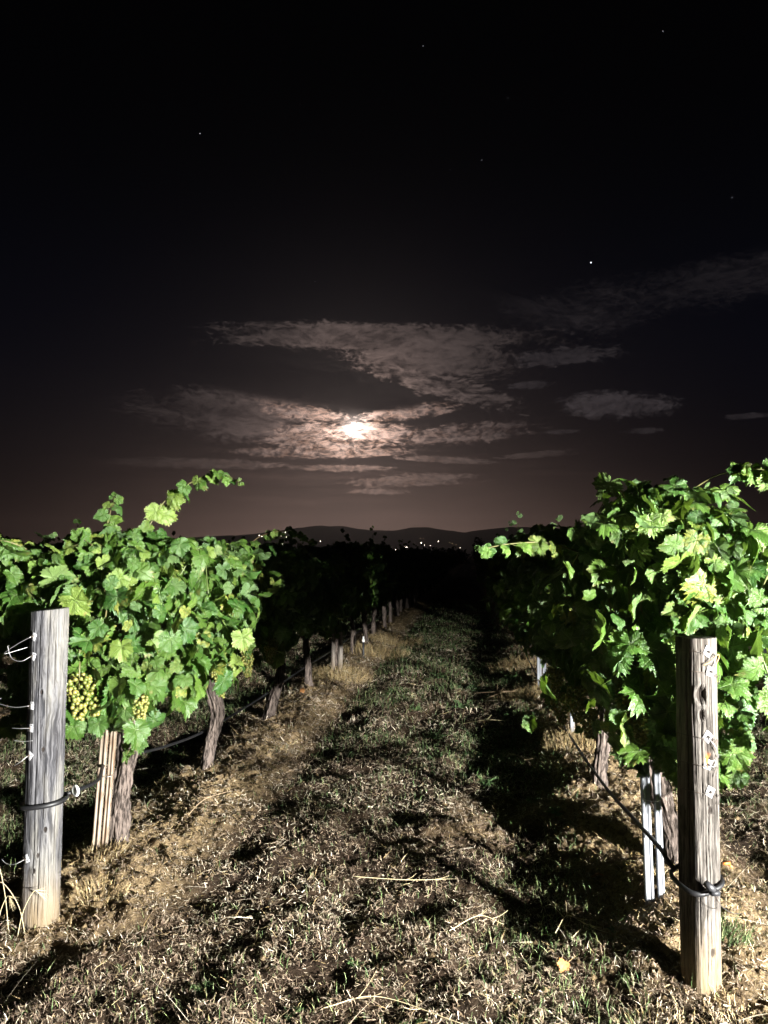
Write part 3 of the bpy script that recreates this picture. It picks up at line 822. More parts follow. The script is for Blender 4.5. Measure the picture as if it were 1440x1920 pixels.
# ---- left row
LX, RX = -1.78, 0.78
g = lambda x_, y_: float(gz(x_, y_))
vl1 = near_vine((-1.79, 3.84, 0), 'thick shaggy grape vine just behind the left grey post, brightly lit, beside two rusty stakes', 1,
    [[-1.80, 3.82, -0.04], [-1.80, 3.83, 0.2], [-1.77, 3.85, 0.42], [-1.75, 3.86, 0.62], [-1.80, 3.82, 0.78]], (0.047, 0.068), (3.15, 4.55),
    lambda y_, z_: 0.42, lambda y_: 0.74, lambda y_: 1.52 + 0.10 * math.exp(-((y_ - 3.9) / 0.35) ** 2), 300, 900, 'near', (0.055, 0.090), 14)
vl2 = near_vine((-1.79, 5.22, 0), 'second vine of the left row, bright green, with a thin pale bent trunk', 2,
    [[-1.83, 5.20, -0.04], [-1.80, 5.21, 0.18], [-1.75, 5.23, 0.40], [-1.79, 5.22, 0.60], [-1.76, 5.22, 0.76]], (0.045, 0.045), (4.5, 6.1),
    lambda y_, z_: 0.36, lambda y_: 0.70 - 0.05 * (y_ > 5.4), lambda y_: 1.54 + 0.05 * math.sin(y_ * 3), 300, 700, None, (0.054, 0.088), 8)
vl3 = near_vine((-1.79, 6.94, 0), 'third vine of the left row, canopy in darkness above a twisted lit trunk', 3,
    [[-1.86, 6.92, -0.04], [-1.80, 6.93, 0.2], [-1.74, 6.95, 0.45], [-1.78, 6.94, 0.72]], (0.045, 0.045), (6.05, 7.7),
    lambda y_, z_: 0.36, lambda y_: 0.72, lambda y_: 1.52 + 0.05 * math.sin(y_ * 3), 160, 420, None, (0.066, 0.10), 4)
shoot(vl1, [[-1.72, 3.9, 1.6], [-1.62, 3.92, 1.78], [-1.48, 3.93, 1.88], [-1.33, 3.9, 1.93], [-1.20, 3.88, 1.88]], 15, 0.075, 0.030, 41)
shoot(vl1, [[-1.9, 3.8, 1.55], [-1.85, 3.78, 1.72], [-1.80, 3.72, 1.80]], 7, 0.06, 0.03, 42)
shoot(vl1, [[-1.95, 3.3, 1.5], [-2.05, 3.15, 1.56], [-2.15, 3.05, 1.46]], 7, 0.07, 0.04, 43)
shoot(vl1, [[-1.8, 3.4, 1.45], [-1.75, 3.25, 1.58], [-1.62, 3.15, 1.54]], 7, 0.06, 0.03, 44)
shoot(vl2, [[-1.6, 5.1, 1.45], [-1.45, 5.15, 1.62], [-1.22, 5.1, 1.66], [-1.05, 5.1, 1.58]], 11, 0.055, 0.03, 45)
shoot(vl2, [[-1.7, 5.9, 1.5], [-1.6, 6.1, 1.66], [-1.5, 6.1, 1.62]], 6, 0.055, 0.03, 46)
shoot(vl1, [[-1.55, 3.5, 0.85], [-1.5, 3.45, 0.72], [-1.58, 3.42, 0.58]], 6, 0.07, 0.05, 47, 0)
bunch(vl1, (-1.66, 3.14, 0.985), 0, 1.25); bunch(vl1, (-1.62, 3.2, 0.95), 1, 1.15)
for k, p in enumerate([(-1.50, 3.38, 0.86), (-1.46, 4.35, 0.86), (-1.46, 4.9, 0.86), (-1.46, 5.5, 0.84), (-1.50, 5.75, 0.86)]): bunch(vl1 if p[1] < 4.6 else vl2, p, (k + 1) % 3)

# ---- right row
def rthin(p, q): return not (p[0] > 0.335 * p[1] and p[2] < 1.12 + 0.06 * math.sin(p[1] * 9)) and not (p[0] > 0.98 and p[2] > 1.72 - (p[0] - 0.98) * 0.95)
vr1 = near_vine((0.86, 3.85, 0), 'nearest vine of the right row, glossy leaves spilling over the weathered right post', 11,
    [[0.93, 3.82, -0.04], [0.92, 3.82, 0.2], [0.86, 3.85, 0.45], [0.82, 3.86, 0.72]], (0.05, 0.055), (2.98, 4.3),
    lambda y_, z_: 0.42 if z_ > 0.8 else 0.30, lambda y_: 0.66, lambda y_: 1.68 + 0.10 * math.exp(-((y_ - 3.4) / 0.5) ** 2), 300, 1200, 'near', (0.054, 0.092), 10, thin=rthin)
vr2 = near_vine((0.78, 4.9, 0), 'second vine of the right row, mostly dark, trunk lit between hose and post', 12,
    [[0.76, 4.86, -0.04], [0.76, 4.87, 0.18], [0.80, 4.9, 0.42], [0.82, 4.92, 0.70]], (0.045, 0.042), (4.25, 5.7),
    lambda y_, z_: 0.40, lambda y_: 0.68, lambda y_: 1.66, 220, 800, None, (0.064, 0.102), 6)
vr3 = near_vine((0.78, 7.35, 0), 'dark right row vine between the second and third galvanised stakes', 13,
    [[0.80, 7.3, -0.04], [0.76, 7.32, 0.2], [0.74, 7.35, 0.45], [0.77, 7.36, 0.70]], (0.04, 0.04), (5.65, 8.0),
    lambda y_, z_: 0.40, lambda y_: 0.66, lambda y_: 1.58, 140, 900, None, (0.066, 0.10), 4)
shoot(vr1, [[0.80, 3.2, 1.70], [0.93, 3.12, 1.80], [1.03, 3.08, 1.82], [1.10, 3.05, 1.82], [1.17, 3.0, 1.74], [1.235, 2.95, 1.62]], 16, 0.064, 0.040, 51, first=0.3)
shoot(vr1, [[0.50, 3.5, 1.50], [0.33, 3.38, 1.55], [0.16, 3.25, 1.545], [0.03, 3.12, 1.52]], 9, 0.060, 0.034, 52, first=0.25)
shoot(vr1, [[1.05, 3.0, 1.15], [1.10, 2.98, 0.95], [1.10, 2.98, 0.72], [1.11, 2.97, 0.52]], 13, 0.075, 0.055, 53, 0)
shoot(vr1, [[1.1, 3.1, 1.35], [1.3, 3.05, 1.40], [1.5, 3.0, 1.30]], 10, 0.075, 0.05, 54, 0)
shoot(vr1, [[0.66, 4.05, 0.75], [0.60, 4.03, 0.68], [0.53, 4.0, 0.62]], 4, 0.060, 0.05, 55, 0)
shoot(vr1, [[0.72, 3.4, 0.75], [0.70, 3.38, 0.66], [0.69, 3.36, 0.60]], 3, 0.055, 0.045, 56)
for k, p in enumerate([(0.60, 3.15, 0.98), (0.66, 3.2, 0.86), (0.68, 3.1, 1.0), (0.45, 3.5, 0.92), (0.52, 3.6, 0.80), (0.62, 3.5, 0.76), (0.43, 4.0, 0.80), (0.40, 3.8, 0.95)]): bunch(vr1, p, k % 3)

# ---- vines further off: four kinds, copied along the rows
def far_kind(seed, tall):
    q = np.random.default_rng(seed)
    pts = canopy_points(q, 620, -0.8, 0.8, 0.0, lambda y_, z_: 0.38, lambda y_: 0.70 + 0.05 * math.sin(y_ * 5 + seed), lambda y_: 1.50 + 0.07 * math.sin(y_ * 3.3 + seed))
    it = [(p, leaf_frame(p, o_, q), q.uniform(0.075, 0.115)) for p, o_ in pts]
    for s_ in range(tall):
        b0 = np.array([q.uniform(-.25, .25), q.uniform(-.7, .7), 1.5]); dr = np.array([q.uniform(-.25, .25), q.uniform(-.2, .2), 0.3])
        for k in range(9):
            p = b0 + dr * k / 8 * q.uniform(0.9, 1.1) + q.normal(0, 0.02, 3); it.append((p, leaf_frame(p, np.array([0, -1, 0.2]), q), 0.065 - 0.004 * k))
    fol = joined_leaves('foliage', it, LOW, M['leaf'])
    x0 = q.uniform(-.05, .05)
    trk = trunk_mesh([[x0, 0, -0.05], [x0 * 0.3, 0.02, 0.25], [q.uniform(-.05, .05), 0, 0.5], [0, 0, 0.8]], 0.042, 0.04, seed, 14, 24)
    return fol, trk
KINDS = [far_kind(500 + k, t) for k, t in enumerate([1, 0, 2, 0, 1])]
def far_vine(x_, y_, label, k):
    fol, trk = KINDS[k % len(KINDS)]
    v = empty('grape_vine', (x_ + random.uniform(-.03, .03), y_, g(x_, y_) + 0.01), label, 'grape vine', 'grape vines along the trellis rows')
    v.rotation_euler.z = 0 if random.random() < 0.5 else math.pi
    s = random.uniform(0.96, 1.04); v.scale = (s, 1, s)
    obj('foliage', fol, v, kind='stuff'); obj('trunk', trk, v)
    return v
ll = 'vine of the left row, one of those receding beyond the pale wooden stakes'
far_vine(LX, 8.46, 'fourth vine of the left row, slanting trunk next to pale wooden stakes', 0)
yl = [10.83 - 0.9 + 0.9, 11.9, 12.9] ; 
for k, y_ in enumerate([10.1, 11.35, 12.6]): far_vine(LX, y_, ['fifth vine of the left row, right after the pale wooden stakes', 'sixth vine of the left row, beside the white capped riser', 'seventh vine of the left row, first beyond the white capped riser'][k], k + 1)
for k in range(30): far_vine(LX, 14.0 + 1.45 * k, 'vine far down the left row, one of the dark trunks fading into the night', k)
far_vine(RX, 8.95, 'dark vine of the right row just behind the third galvanised stake', 2)
for k in range(32): far_vine(RX, 10.4 + 1.45 * k, 'vine far down the right row, a black mass left of the lit shoot', k + 1)
for k in range(26): far_vine(-4.35, 4.6 + 1.5 * k, 'vine of the second row to the left, behind the bright left row' if k > 1 else ['nearest vine of the second row to the left, dim at the left edge', 'vine of the second row left, its trunk showing beside the grey post'][k], k + 3)
for k in range(24): far_vine(-6.9, 6.2 + 1.5 * k, 'vine of the third row to the left, hidden in the dark', k)
for k in range(26): far_vine(3.22, 4.9 + 1.5 * k, 'vine of the next row to the right, seen past the weathered post', k + 2)
for k in range(22): far_vine(5.8, 6.0 + 1.5 * k, 'vine of the second row to the right, hidden in the dark', k)

# low sprawling shoot at the right edge
sv = empty('grape_vine', (1.5, 3.25, g(1.5, 3.25)), 'low leafy sucker shoot at the right edge beyond the weathered post', 'grape vine', 'grape vines along the trellis rows')
shoot(sv, [[1.62, 3.3, 0.1], [1.52, 3.2, 0.30], [1.46, 3.15, 0.44], [1.50, 3.1, 0.56]], 12, 0.075, 0.05, 61, 0)

# ------------------------------------------------------------------ end posts
def post(name, loc, label, H, a_, b_, rot, mt, cracks, seed, lean=(0, 0), topcut=(0, 0), knots=(), pw=3.2, seg=180, rows=230):
    p = empty(name, (loc[0], loc[1], g(*loc) - 0.0), label, 'post', 'wooden end posts of the rows')
    th = np.arange(seg) * 2 * math.pi / seg; t = np.linspace(-0.08, H, rows)
    ct, st = np.cos(th), np.sin(th)
    rs = (np.abs(ct) ** pw + np.abs(st) ** pw) ** (-1 / pw)
    TT, ZZ = np.meshgrid(th, t)
    Rr = np.tile(rs, (rows, 1))
    Rr = Rr * (1 + 0.05 * (fbm(ct[None] * 1.5 + 9, st[None] * 1.5 + 9, ZZ * 1.8, 3, seed) - 0.5) * 2)
    Rr = Rr + 0.035 * (fbm(ct[None] * 14 + 30, st[None] * 14 + 30, ZZ * 2.2, 3, seed + 3) - 0.5)
    Rr = Rr + 0.02 * (fbm(ct[None] * 30 + 60, st[None] * 30 + 60, ZZ * 8, 2, seed + 4) - 0.5)
    CR = np.zeros_like(Rr); KN = np.zeros_like(Rr)
    for (t0, z0, z1, wid, dep, wob) in cracks:        # crack: angle, from, to, width(rad), depth, wobble
        c_ = math.radians(t0) + wob * (fbm(ZZ * 3 + t0, 0 * ZZ + seed, 0, 3, int(abs(t0)) + 7) - 0.5) * 2
        dd = np.abs((TT - c_ + math.pi) % (2 * math.pi) - math.pi)
        env = np.clip((ZZ - z0) / 0.06, 0, 1) * np.clip((z1 - ZZ) / 0.06, 0, 1)
        w_ = wid * (0.35 + 0.65 * np.sin(np.clip((ZZ - z0) / max(z1 - z0, 1e-3), 0, 1) * math.pi))
        f = np.exp(-(dd / np.maximum(w_, 0.008)) ** 2) * env
        Rr = Rr - f * dep * 1.7; CR = np.maximum(CR, f)
    for (t0, z0, rad, dep, kc) in knots:              # knots and holes
        ds = np.sqrt((((TT - math.radians(t0) + math.pi) % (2 * math.pi) - math.pi) * a_ / rad) ** 2 + ((ZZ - z0) / (rad * 1.7)) ** 2)
        Rr = Rr - dep * np.exp(-ds ** 4) + 0.05 * np.exp(-((ds - 1.35) / 0.3) ** 2)
        if kc > 0: KN = np.maximum(KN, np.exp(-ds ** 4) * kc)
        else: CR = np.maximum(CR, np.exp(-ds ** 4))
    x_ = Rr * ct[None] * a_; y_ = Rr * st[None] * b_
    zz = ZZ.copy()
    k = np.clip((ZZ - (H - 0.1)) / 0.1, 0, 1); zz += k * (topcut[0] * x_ + topcut[1] * y_)
    cr_, sr_ = math.cos(R(rot)), math.sin(R(rot))
    Xw = x_ * cr_ - y_ * sr_ + lean[0] * ZZ; Yw = x_ * sr_ + y_ * cr_ + lean[1] * ZZ
    V = np.stack([Xw, Yw, zz], -1).reshape(-1, 3)
    i, j = np.meshgrid(np.arange(rows - 1), np.arange(seg), indexing='ij')
    F = np.stack([i * seg + j, i * seg + (j + 1) % seg, (i + 1) * seg + (j + 1) % seg, (i + 1) * seg + j], -1).reshape(-1, 4)
    base_ = (rows - 1) * seg
    # end grain: rings in to the centre
    cen = V[base_:base_ + seg].mean(0); capV = []; n0 = len(V)
    for q in (0.97, 0.7, 0.35):
        ring = cen + (V[base_:base_ + seg] - cen) * q; ring[:, 2] += 0.004 * (1 - q) + 0.003 * (vn(ring[:, 0] * 150, ring[:, 1] * 150) - 0.5); capV.append(ring)
    V = np.vstack([V] + capV + [cen[None]])
    jj = np.arange(seg); F2 = []
    prev = base_
    for q in range(3):
        cur = n0 + q * seg; F2.append(np.stack([prev + jj, prev + (jj + 1) % seg, cur + (jj + 1) % seg, cur + jj], 1)); prev = cur
    F3 = np.stack([prev + jj, prev + (jj + 1) % seg, np.full(seg, len(V) - 1)], 1)
    ex = len(V) - rows * seg
    obj('shaft', mesh('shaft', V, [F, np.concatenate(F2), F3], mt, attrs={'crack': np.concatenate([CR.ravel(), np.zeros(ex)]), 'knot': np.concatenate([KN.ravel(), np.zeros(ex)])}, smooth=True), p)
    return p
LP = (-1.765, 3.06); RP = (0.79, 2.90)
lpost = post('end_post', LP, 'pale grey weathered round post at the left, banded with black hose', 1.26, 0.073, 0.072, 15, M['post_grey'],
    [(258, 0.0, 1.4, 0.020, 0.10, 0.05), (285, 0.35, 1.29, 0.016, 0.09, 0.05), (238, 0.5, 1.3, 0.012, 0.06, 0.06), (305, 0.9, 1.3, 0.014, 0.07, 0.04), (276, 0.0, 0.5, 0.018, 0.08, 0.05),
     (225, 0.0, 0.8, 0.012, 0.05, 0.05), (320, 0.2, 1.0, 0.010, 0.04, 0.05)], 3, (0.008, 0.0), (0.09, 0), [(268, 0.93, 0.006, 0.07, 0), (278, 0.70, 0.006, 0.05, 0), (272, 0.28, 0.006, 0.06, 0), (262, 0.22, 0.006, 0.06, 0), (292, 0.38, 0.007, 0.05, 0)], 2.3)
rpost = post('end_post', RP, 'brown cracked square-edged post at the right with pale metal plates and a black hose loop', 1.195, 0.057, 0.057, 28, M['post_brown'],
    [(262, 0.05, 1.4, 0.030, 0.16, 0.10), (285, 0.3, 1.3, 0.026, 0.13, 0.10), (240, 0.55, 1.24, 0.030, 0.15, 0.10), (250, 0.0, 0.7, 0.022, 0.11, 0.08), (300, 0.0, 1.3, 0.020, 0.10, 0.12),
     (275, 0.7, 1.24, 0.024, 0.12, 0.05), (230, 0.1, 0.5, 0.018, 0.10, 0.1), (312, 0.5, 1.24, 0.02, 0.09, 0.06), (292, 0.0, 0.6, 0.016, 0.08, 0.12), (220, 0.7, 1.2, 0.02, 0.08, 0.1),
     (268, 0.9, 1.24, 0.02, 0.14, 0.02), (330, 0.1, 1.2, 0.02, 0.08, 0.1), (195, 0.1, 1.2, 0.03, 0.08, 0.1)], 8, (0.008, 0.01), (0.0, -0.02),
    [(243, 1.0, 0.017, 0.42, 0), (246, 0.93, 0.012, 0.38, 0), (262, 0.775, 0.013, -0.10, 1.0), (276, 0.765, 0.013, 0.28, 0), (268, 0.60, 0.008, 0.12, 0), (278, 0.88, 0.006, 0.12, 0), (292, 0.30, 0.008, 0.10, 0), (270, 0.12, 0.009, 0.1, 0)], 4.0)

def rotz(a_): return np.array([[math.cos(a_), -math.sin(a_), 0], [math.sin(a_), math.cos(a_), 0], [0, 0, 1]])
def plate(post_, x_, y_, z_, yaw, roll, s=0.032):
    """square zinc wire anchor with holes, screws and a bent wire"""
    Rr = rotz(R(yaw)) @ np.array([[math.cos(R(roll)), 0, math.sin(R(roll))], [0, 1, 0], [-math.sin(R(roll)), 0, math.cos(R(roll))]])
    c = np.array([x_, y_, z_])
    B = Buf(); B.add(*box(c, (s, 0.0025, s), Rr))
    pl = obj('anchor_plate', B.mesh('anchor_plate', M['plate']), post_)
    D = Buf()
    D.add(*tube([c + Rr @ [0, 0.001, 0], c + Rr @ [0, -0.009, 0]], 0.0048, 10))
    for q in ((-.36, -.36), (.36, .36)):
        D.add(*tube([c + Rr @ [q[0] * s, 0.001, q[1] * s], c + Rr @ [q[0] * s, -0.0026, q[1] * s]], 0.0022, 8))
    obj('grip_screw', D.mesh('grip_screw', M['darkwire']), pl)
    return c + Rr @ [0, -0.007, 0]
def wire_end(post_, pts, r_=0.0012, m_='wire', name='wire_end'):
    B = Buf(); B.add(*tube(smooth_path(pts, 22), r_, 6)); obj(name, B.mesh(name, M[m_], True), post_)
# left post hardware (coordinates relative to the post foot)
lz = -float(lpost.location.z)
def on(postx, ang, rad): return postx + rad * math.cos(R(ang)), rad * math.sin(R(ang))
for z_, roll, kind in ((1.155, 25, 0), (1.075, 20, 1), (0.875, 0, 2), (0.785, 0, 3), (0.675, 35, 4), (0.265, 60, 5)):
    lx = 0.008 * z_
    x_, y_ = lx - 0.028, -0.0695
    c = plate(lpost, x_, y_, z_ + lz * 0, -20, roll, 0.031)
    if kind == 0: wire_end(lpost, [c, c + [-0.05, -0.02, -0.03], c + [-0.10, -0.03, -0.068], c + [-0.055, 0.01, -0.055], c + [-0.03, 0.04, -0.045]])
    if kind == 1: wire_end(lpost, [c, c + [-0.03, -0.02, -0.018], c + [-0.065, -0.03, -0.005], c + [-0.083, -0.03, 0.04], c + [-0.078, -0.03, 0.045]])
    if kind == 2: wire_end(lpost, [c, c + [-0.05, -0.02, -0.003], c + [-0.105, -0.03, 0.01], c + [-0.122, -0.03, 0.018], c + [-0.105, -0.03, 0.034]])
    if kind == 3: wire_end(lpost, [c, c + [-0.03, -0.015, 0.002], c + [-0.06, -0.02, 0.004]]); wire_end(lpost, [c + [0.015, 0.004, -0.05], c + [-0.02, -0.008, -0.051], c + [-0.05, -0.02, -0.045]])
    if kind == 4: wire_end(lpost, [c, c + [-0.02, -0.02, -0.02], c + [-0.045, -0.02, -0.035]])
    if kind == 5: wire_end(lpost, [c, c + [-0.03, -0.02, -0.012], c + [-0.065, -0.02, -0.010], c + [-0.085, -0.02, 0.006]])
def ring(cx, cy, z_, ra, rb, tilt=(0, 0), n=48, a0=0, rot=0, pw=2):
    th = np.linspace(0, 2 * math.pi, n, endpoint=False)
    rr = (np.abs(np.cos(th)) ** pw + np.abs(np.sin(th)) ** pw) ** (-1 / pw)
    x0, y0 = rr * np.cos(th) * ra, rr * np.sin(th) * rb
    c_, s_ = math.cos(R(rot)), math.sin(R(rot))
    x_, y_ = x0 * c_ - y0 * s_, x0 * s_ + y0 * c_
    return np.stack([cx + x_, cy + y_, z_ + x_ * tilt[0] + y_ * tilt[1]], 1)

# ------------------------------------------------------------------ drip hoses
def hose(label, loc, ringpts, run, clamp=None):
    h = empty('drip_hose', loc, label, 'hose', 'drip hoses along the rows')
    o_ = np.array(loc)
    B = Buf(); V, F = tube(ringpts, 0.0072, 10, closed=True)
    V = ringpts.repeat(10, 0) + (V - ringpts.repeat(10, 0)) * np.array([1, 1, 1.35])
    B.add(V - o_, F); obj('hose_loop', B.mesh('hose_loop', M['hose'], True), h)
    B = Buf(); B.add(*tube(smooth_path(run, 140) - o_, 0.0088, 10)); obj('hose_run', B.mesh('hose_run', M['hose'], True), h)
    return h
zl = 0.465
lr = ring(LP[0] + 0.008 * zl, LP[1], zl + 0.02, 0.088, 0.086, (0.10, 0.0), 60, 0, 15, 2.3)
hl = hose('black drip hose looped round the left grey post and running along the left row', (LP[0], LP[1], zl), lr,
     [[LP[0] + 0.02, LP[1] + 0.098, zl + 0.015], [LP[0] + 0.075, LP[1] + 0.10, zl + 0.03], [-1.70, 3.40, 0.475], [-1.86, 3.80, 0.44], [-1.88, 4.1, 0.40], [-1.87, 4.6, 0.33], [-1.86, 5.22, 0.275], [-1.86, 6.1, 0.25], [-1.86, 6.95, 0.24], [-1.84, 8.4, 0.26], [-1.84, 10, 0.24], [-1.84, 13, 0.25], [-1.84, 24, 0.25]])
B = Buf(); c = np.array([LP[0] + 0.105, LP[1] + 0.07, zl + 0.045]) - np.array(hl.location)
B.add(*tube(c + np.stack([0.016 * np.cos(np.arange(24) / 24 * 6.2832), -0.010 * np.cos(np.arange(24) / 24 * 6.2832), 0.018 * np.sin(np.arange(24) / 24 * 6.2832)], 1), 0.0062, 8, closed=True))
obj('hose_clip', B.mesh('hose_clip', M['whiteplastic'], False), hl)
zr = 0.355
rr_ = ring(RP[0] - 0.022 * zr, RP[1], zr + 0.005, 0.074, 0.074, (0.06, 0.28), 60, 0, 28, 3.2)
hr = hose('black drip hose tied round the right post and sagging along the right row', (RP[0], RP[1], zr), rr_,
     [[RP[0] - 0.075, RP[1] + 0.02, zr + 0.02], [RP[0] - 0.10, RP[1] + 0.05, zr + 0.05], [RP[0] - 0.10, RP[1] + 0.09, zr + 0.055], [0.70, 3.25, 0.375], [0.71, 3.65, 0.32], [0.71, 4.3, 0.25], [0.71, 5.3, 0.19], [0.71, 6.2, 0.16], [0.71, 7.8, 0.14], [0.72, 12, 0.15], [0.73, 24, 0.15]])
B = Buf(); c = np.array([RP[0] + 0.01, RP[1] - 0.098, zr + 0.0]) - np.array(hr.location)
B.add(*tube([c + [-0.016, 0, 0.028], c + [0.010, -0.004, 0.004]], [0.011, 0.014], 8)); B.add(*box(c + [0.012, -0.006, -0.002], (0.03, 0.022, 0.014), rotz(R(12))))
obj('hose_end_plug', B.mesh('hose_end_plug', M['rubber']), hr)
B = Buf(); B.add(*tube(smooth_path([c + [0.01, -0.012, 0], c + [0.03, -0.02, -0.04], c + [0.07, -0.01, -0.065], c + [0.10, 0.0, -0.068]], 14), 0.0012, 5)); obj('tie_wire', B.mesh('tie_wire', M['darkwire'], True), hr)
B = Buf(); c = np.array([RP[0] + 0.098, RP[1] + 0.01, zr + 0.055]) - np.array(hr.location)
B.add(*box(c, (0.026, 0.006, 0.008), rotz(0.3))); B.add(*box(c + [0.012, 0, -0.008], (0.02, 0.005, 0.006), rotz(-0.5) @ np.array([[.8, 0, .6], [0, 1, 0], [-.6, 0, .8]]))); obj('tag', B.mesh('tag', M['orange']), hr)
# a small dripper on the hose
B = Buf(); B.add(*tube([[0.705 - RP[0], 3.38 - RP[1], 0.355 - zr - 0.03], [0.705 - RP[0], 3.38 - RP[1], 0.355 - zr]], [0.006, 0.010], 8)); obj('dripper', B.mesh('dripper', M['rubber']), hr)

# right post plates
rot_face = 28
def rface(u, z_, lift=0.06):
    lift -= 0.016; u = u * 0.8
    a_ = R(rot_face); x_ = u * math.cos(a_) + lift * math.sin(a_); y_ = u * math.sin(a_) - lift * math.cos(a_)
    return np.array([x_ + 0.008 * z_, y_ + 0.01 * z_, z_])
for z_, u, roll in ((1.15, 0.0, 32), (1.08, 0.012, 18), (0.855, -0.010, 42), (0.76, -0.012, 20), (0.665, -0.002, 30)):
    p = rface(u, z_, 0.0745)
    c = plate(rpost, p[0], p[1], p[2], rot_face, roll, 0.034)
    # loops of wire round the corner of the post
    wire_end(rpost, [c, rface(u - 0.03, z_ - 0.004, 0.077), rface(-0.07, z_ + 0.004, 0.076), rface(-0.088, z_ + 0.004, 0.045), rface(-0.084, z_ + 0.002, -0.03)], 0.0014, 'darkwire')
    wire_end(rpost, [c + [0, -0.002, 0], rface(u + 0.02, z_ - 0.02, 0.085), rface(u + 0.045, z_ - 0.012, 0.082), rface(u + 0.035, z_ - 0.045, 0.083)], 0.0013, 'darkwire')
wire_end(rpost, [rface(-0.035, 1.105, 0.082), rface(0.0, 1.118, 0.088), rface(0.035, 1.14, 0.09), rface(0.046, 1.13, 0.088), rface(0.02, 1.09, 0.083)], 0.0022, 'brass')
wire_end(rpost, [rface(-0.01, 0.85, 0.08), rface(0.02, 0.82, 0.085), rface(0.045, 0.78, 0.078)], 0.0018, 'wire')
wire_end(rpost, [rface(-0.01, 0.76, 0.082), rface(0.012, 0.775, 0.085), rface(0.022, 0.765, 0.083), rface(0.012, 0.752, 0.083), rface(-0.004, 0.755, 0.083)], 0.0016, 'wire')

# ------------------------------------------------------------------ stakes
def channel(h, w=0.032, dp=0.022, t=0.003, lip=0.0002):
    """open steel channel profile extruded up"""
    o = np.array([[-w / 2, dp], [-w / 2, 0], [-w / 6, 0], [-w / 6, lip], [w / 6, lip], [w / 6, 0], [w / 2, 0], [w / 2, dp]])
    i = np.array([[-w / 2 + t, dp], [-w / 2 + t, t], [-w / 6 - t, t], [-w / 6 - t, lip + t], [w / 6 + t, lip + t], [w / 6 + t, t], [w / 2 - t, t], [w / 2 - t, dp]])
    P = np.vstack([o, i[::-1]]); n = len(P)
    V = np.vstack([np.c_[P, np.full(n, -0.1)], np.c_[P, np.full(n, h)]])
    F = [[k, (k + 1) % n, n + (k + 1) % n, n + k] for k in range(n)]
    m = len(o); C = [[n + k, n + k + 1, n + n - 2 - k, n + n - 1 - k] for k in range(m - 1)]
    return V, np.array(F + C)
def stake(name, loc, yaw, h, mt, label, second=None, lean=(0, 0), w=0.032, ties=(0.35,)):
    s = empty(name, (loc[0], loc[1], g(*loc)), label, 'stake', 'stakes holding the trellis')
    def prof(dx_, dy_, hh, ww, nm):
        V, F = channel(hh, ww); V = V @ rotz(R(yaw)).T + [dx_, dy_, 0]; V[:, 0] += lean[0] * V[:, 2]; V[:, 1] += lean[1] * V[:, 2]
        obj(nm, mesh(nm, V, F, mt), s)
    prof(0, 0, h, w, 'channel')
    if second: prof(second[0], second[1], second[2], w * 0.75, 'channel')
    for z_ in ties:
        B = Buf(); c = np.array([lean[0] * z_ + (second[0] / 2 if second else 0), lean[1] * z_ - 0.006, z_])
        n = 20; th = np.linspace(0, 6.283, n, endpoint=False); P = c + np.stack([np.cos(th) * (w * (1.15 if second else 0.62)), np.sin(th) * 0.024 + 0.012, np.sin(th) * 0.004], 1)
        B.add(*tube(P, 0.0013, 5, closed=True)); obj('tie_wire', B.mesh('tie_wire', M['wire'], True), s)
    for k, z_ in enumerate(np.arange(0.15, h, 0.12)):
        B = Buf(); B.add(*tube([[lean[0] * z_, -0.0004, z_], [lean[0] * z_, 0.003, z_]], 0.003, 8))
    return s
stake('metal_stake', (-1.87, 3.72), -8, 0.86, M['rusty'], 'pair of rusty brown channel stakes wired together in front of the thick left trunk', (0.042, 0.01, 0.84), (0.055, 0.02), 0.036, (0.36,))
stake('metal_stake', (0.725, 3.38), 5, 0.9, M['galv'], 'pair of bright galvanised channel stakes left of the weathered right post', (0.050, 0.01, 0.82), (-0.02, 0.0), 0.034, (0.42, 0.80))
stake('metal_stake', (0.765, 6.17), 5, 1.0, M['galv'], 'slim galvanised stake in the right row beside a low leafy sprig', None, (0, 0), 0.030, (0.5,))
stake('metal_stake', (0.72, 8.59), 5, 0.95, M['galv'], 'wide pale galvanised stake far down the right row', (0.055, 0.0, 0.9), (0, 0), 0.045, (0.5,))
stake('metal_stake', (2.86, 8.0), 0, 0.95, M['galv'], 'galvanised stake pair at the right edge in the next row', (0.055, 0.0, 0.85), (0, 0), 0.04, (0.6,))
ws = empty('wooden_stake', (-1.70, 9.62, g(-1.7, 9.62)), 'bundle of two pale split wooden stakes in the left row', 'stake', 'stakes holding the trellis')
for dx_, w_, h_ in ((-0.04, 0.055, 0.62), (0.05, 0.065, 0.60)):
    V, F = tube(smooth_path([[dx_, 0, -0.05], [dx_ + 0.005, 0, 0.3], [dx_ + 0.01, 0.01, h_]], 14), w_ / 2, 7); obj('split_pole', mesh('split_pole', V, F, M['palewood'], attrs={'crack': np.zeros(len(V)), 'knot': np.zeros(len(V))}), ws)
wl = [(-1.78 + random.uniform(-.02, .02), random.uniform(0.4, 0.5), 0.06) for _ in range(4)]
shoot(vl3, [[-1.75, 9.3, 0.72], [-1.68, 9.35, 0.62], [-1.66, 9.4, 0.5]], 6, 0.05, 0.04, 71, 0)

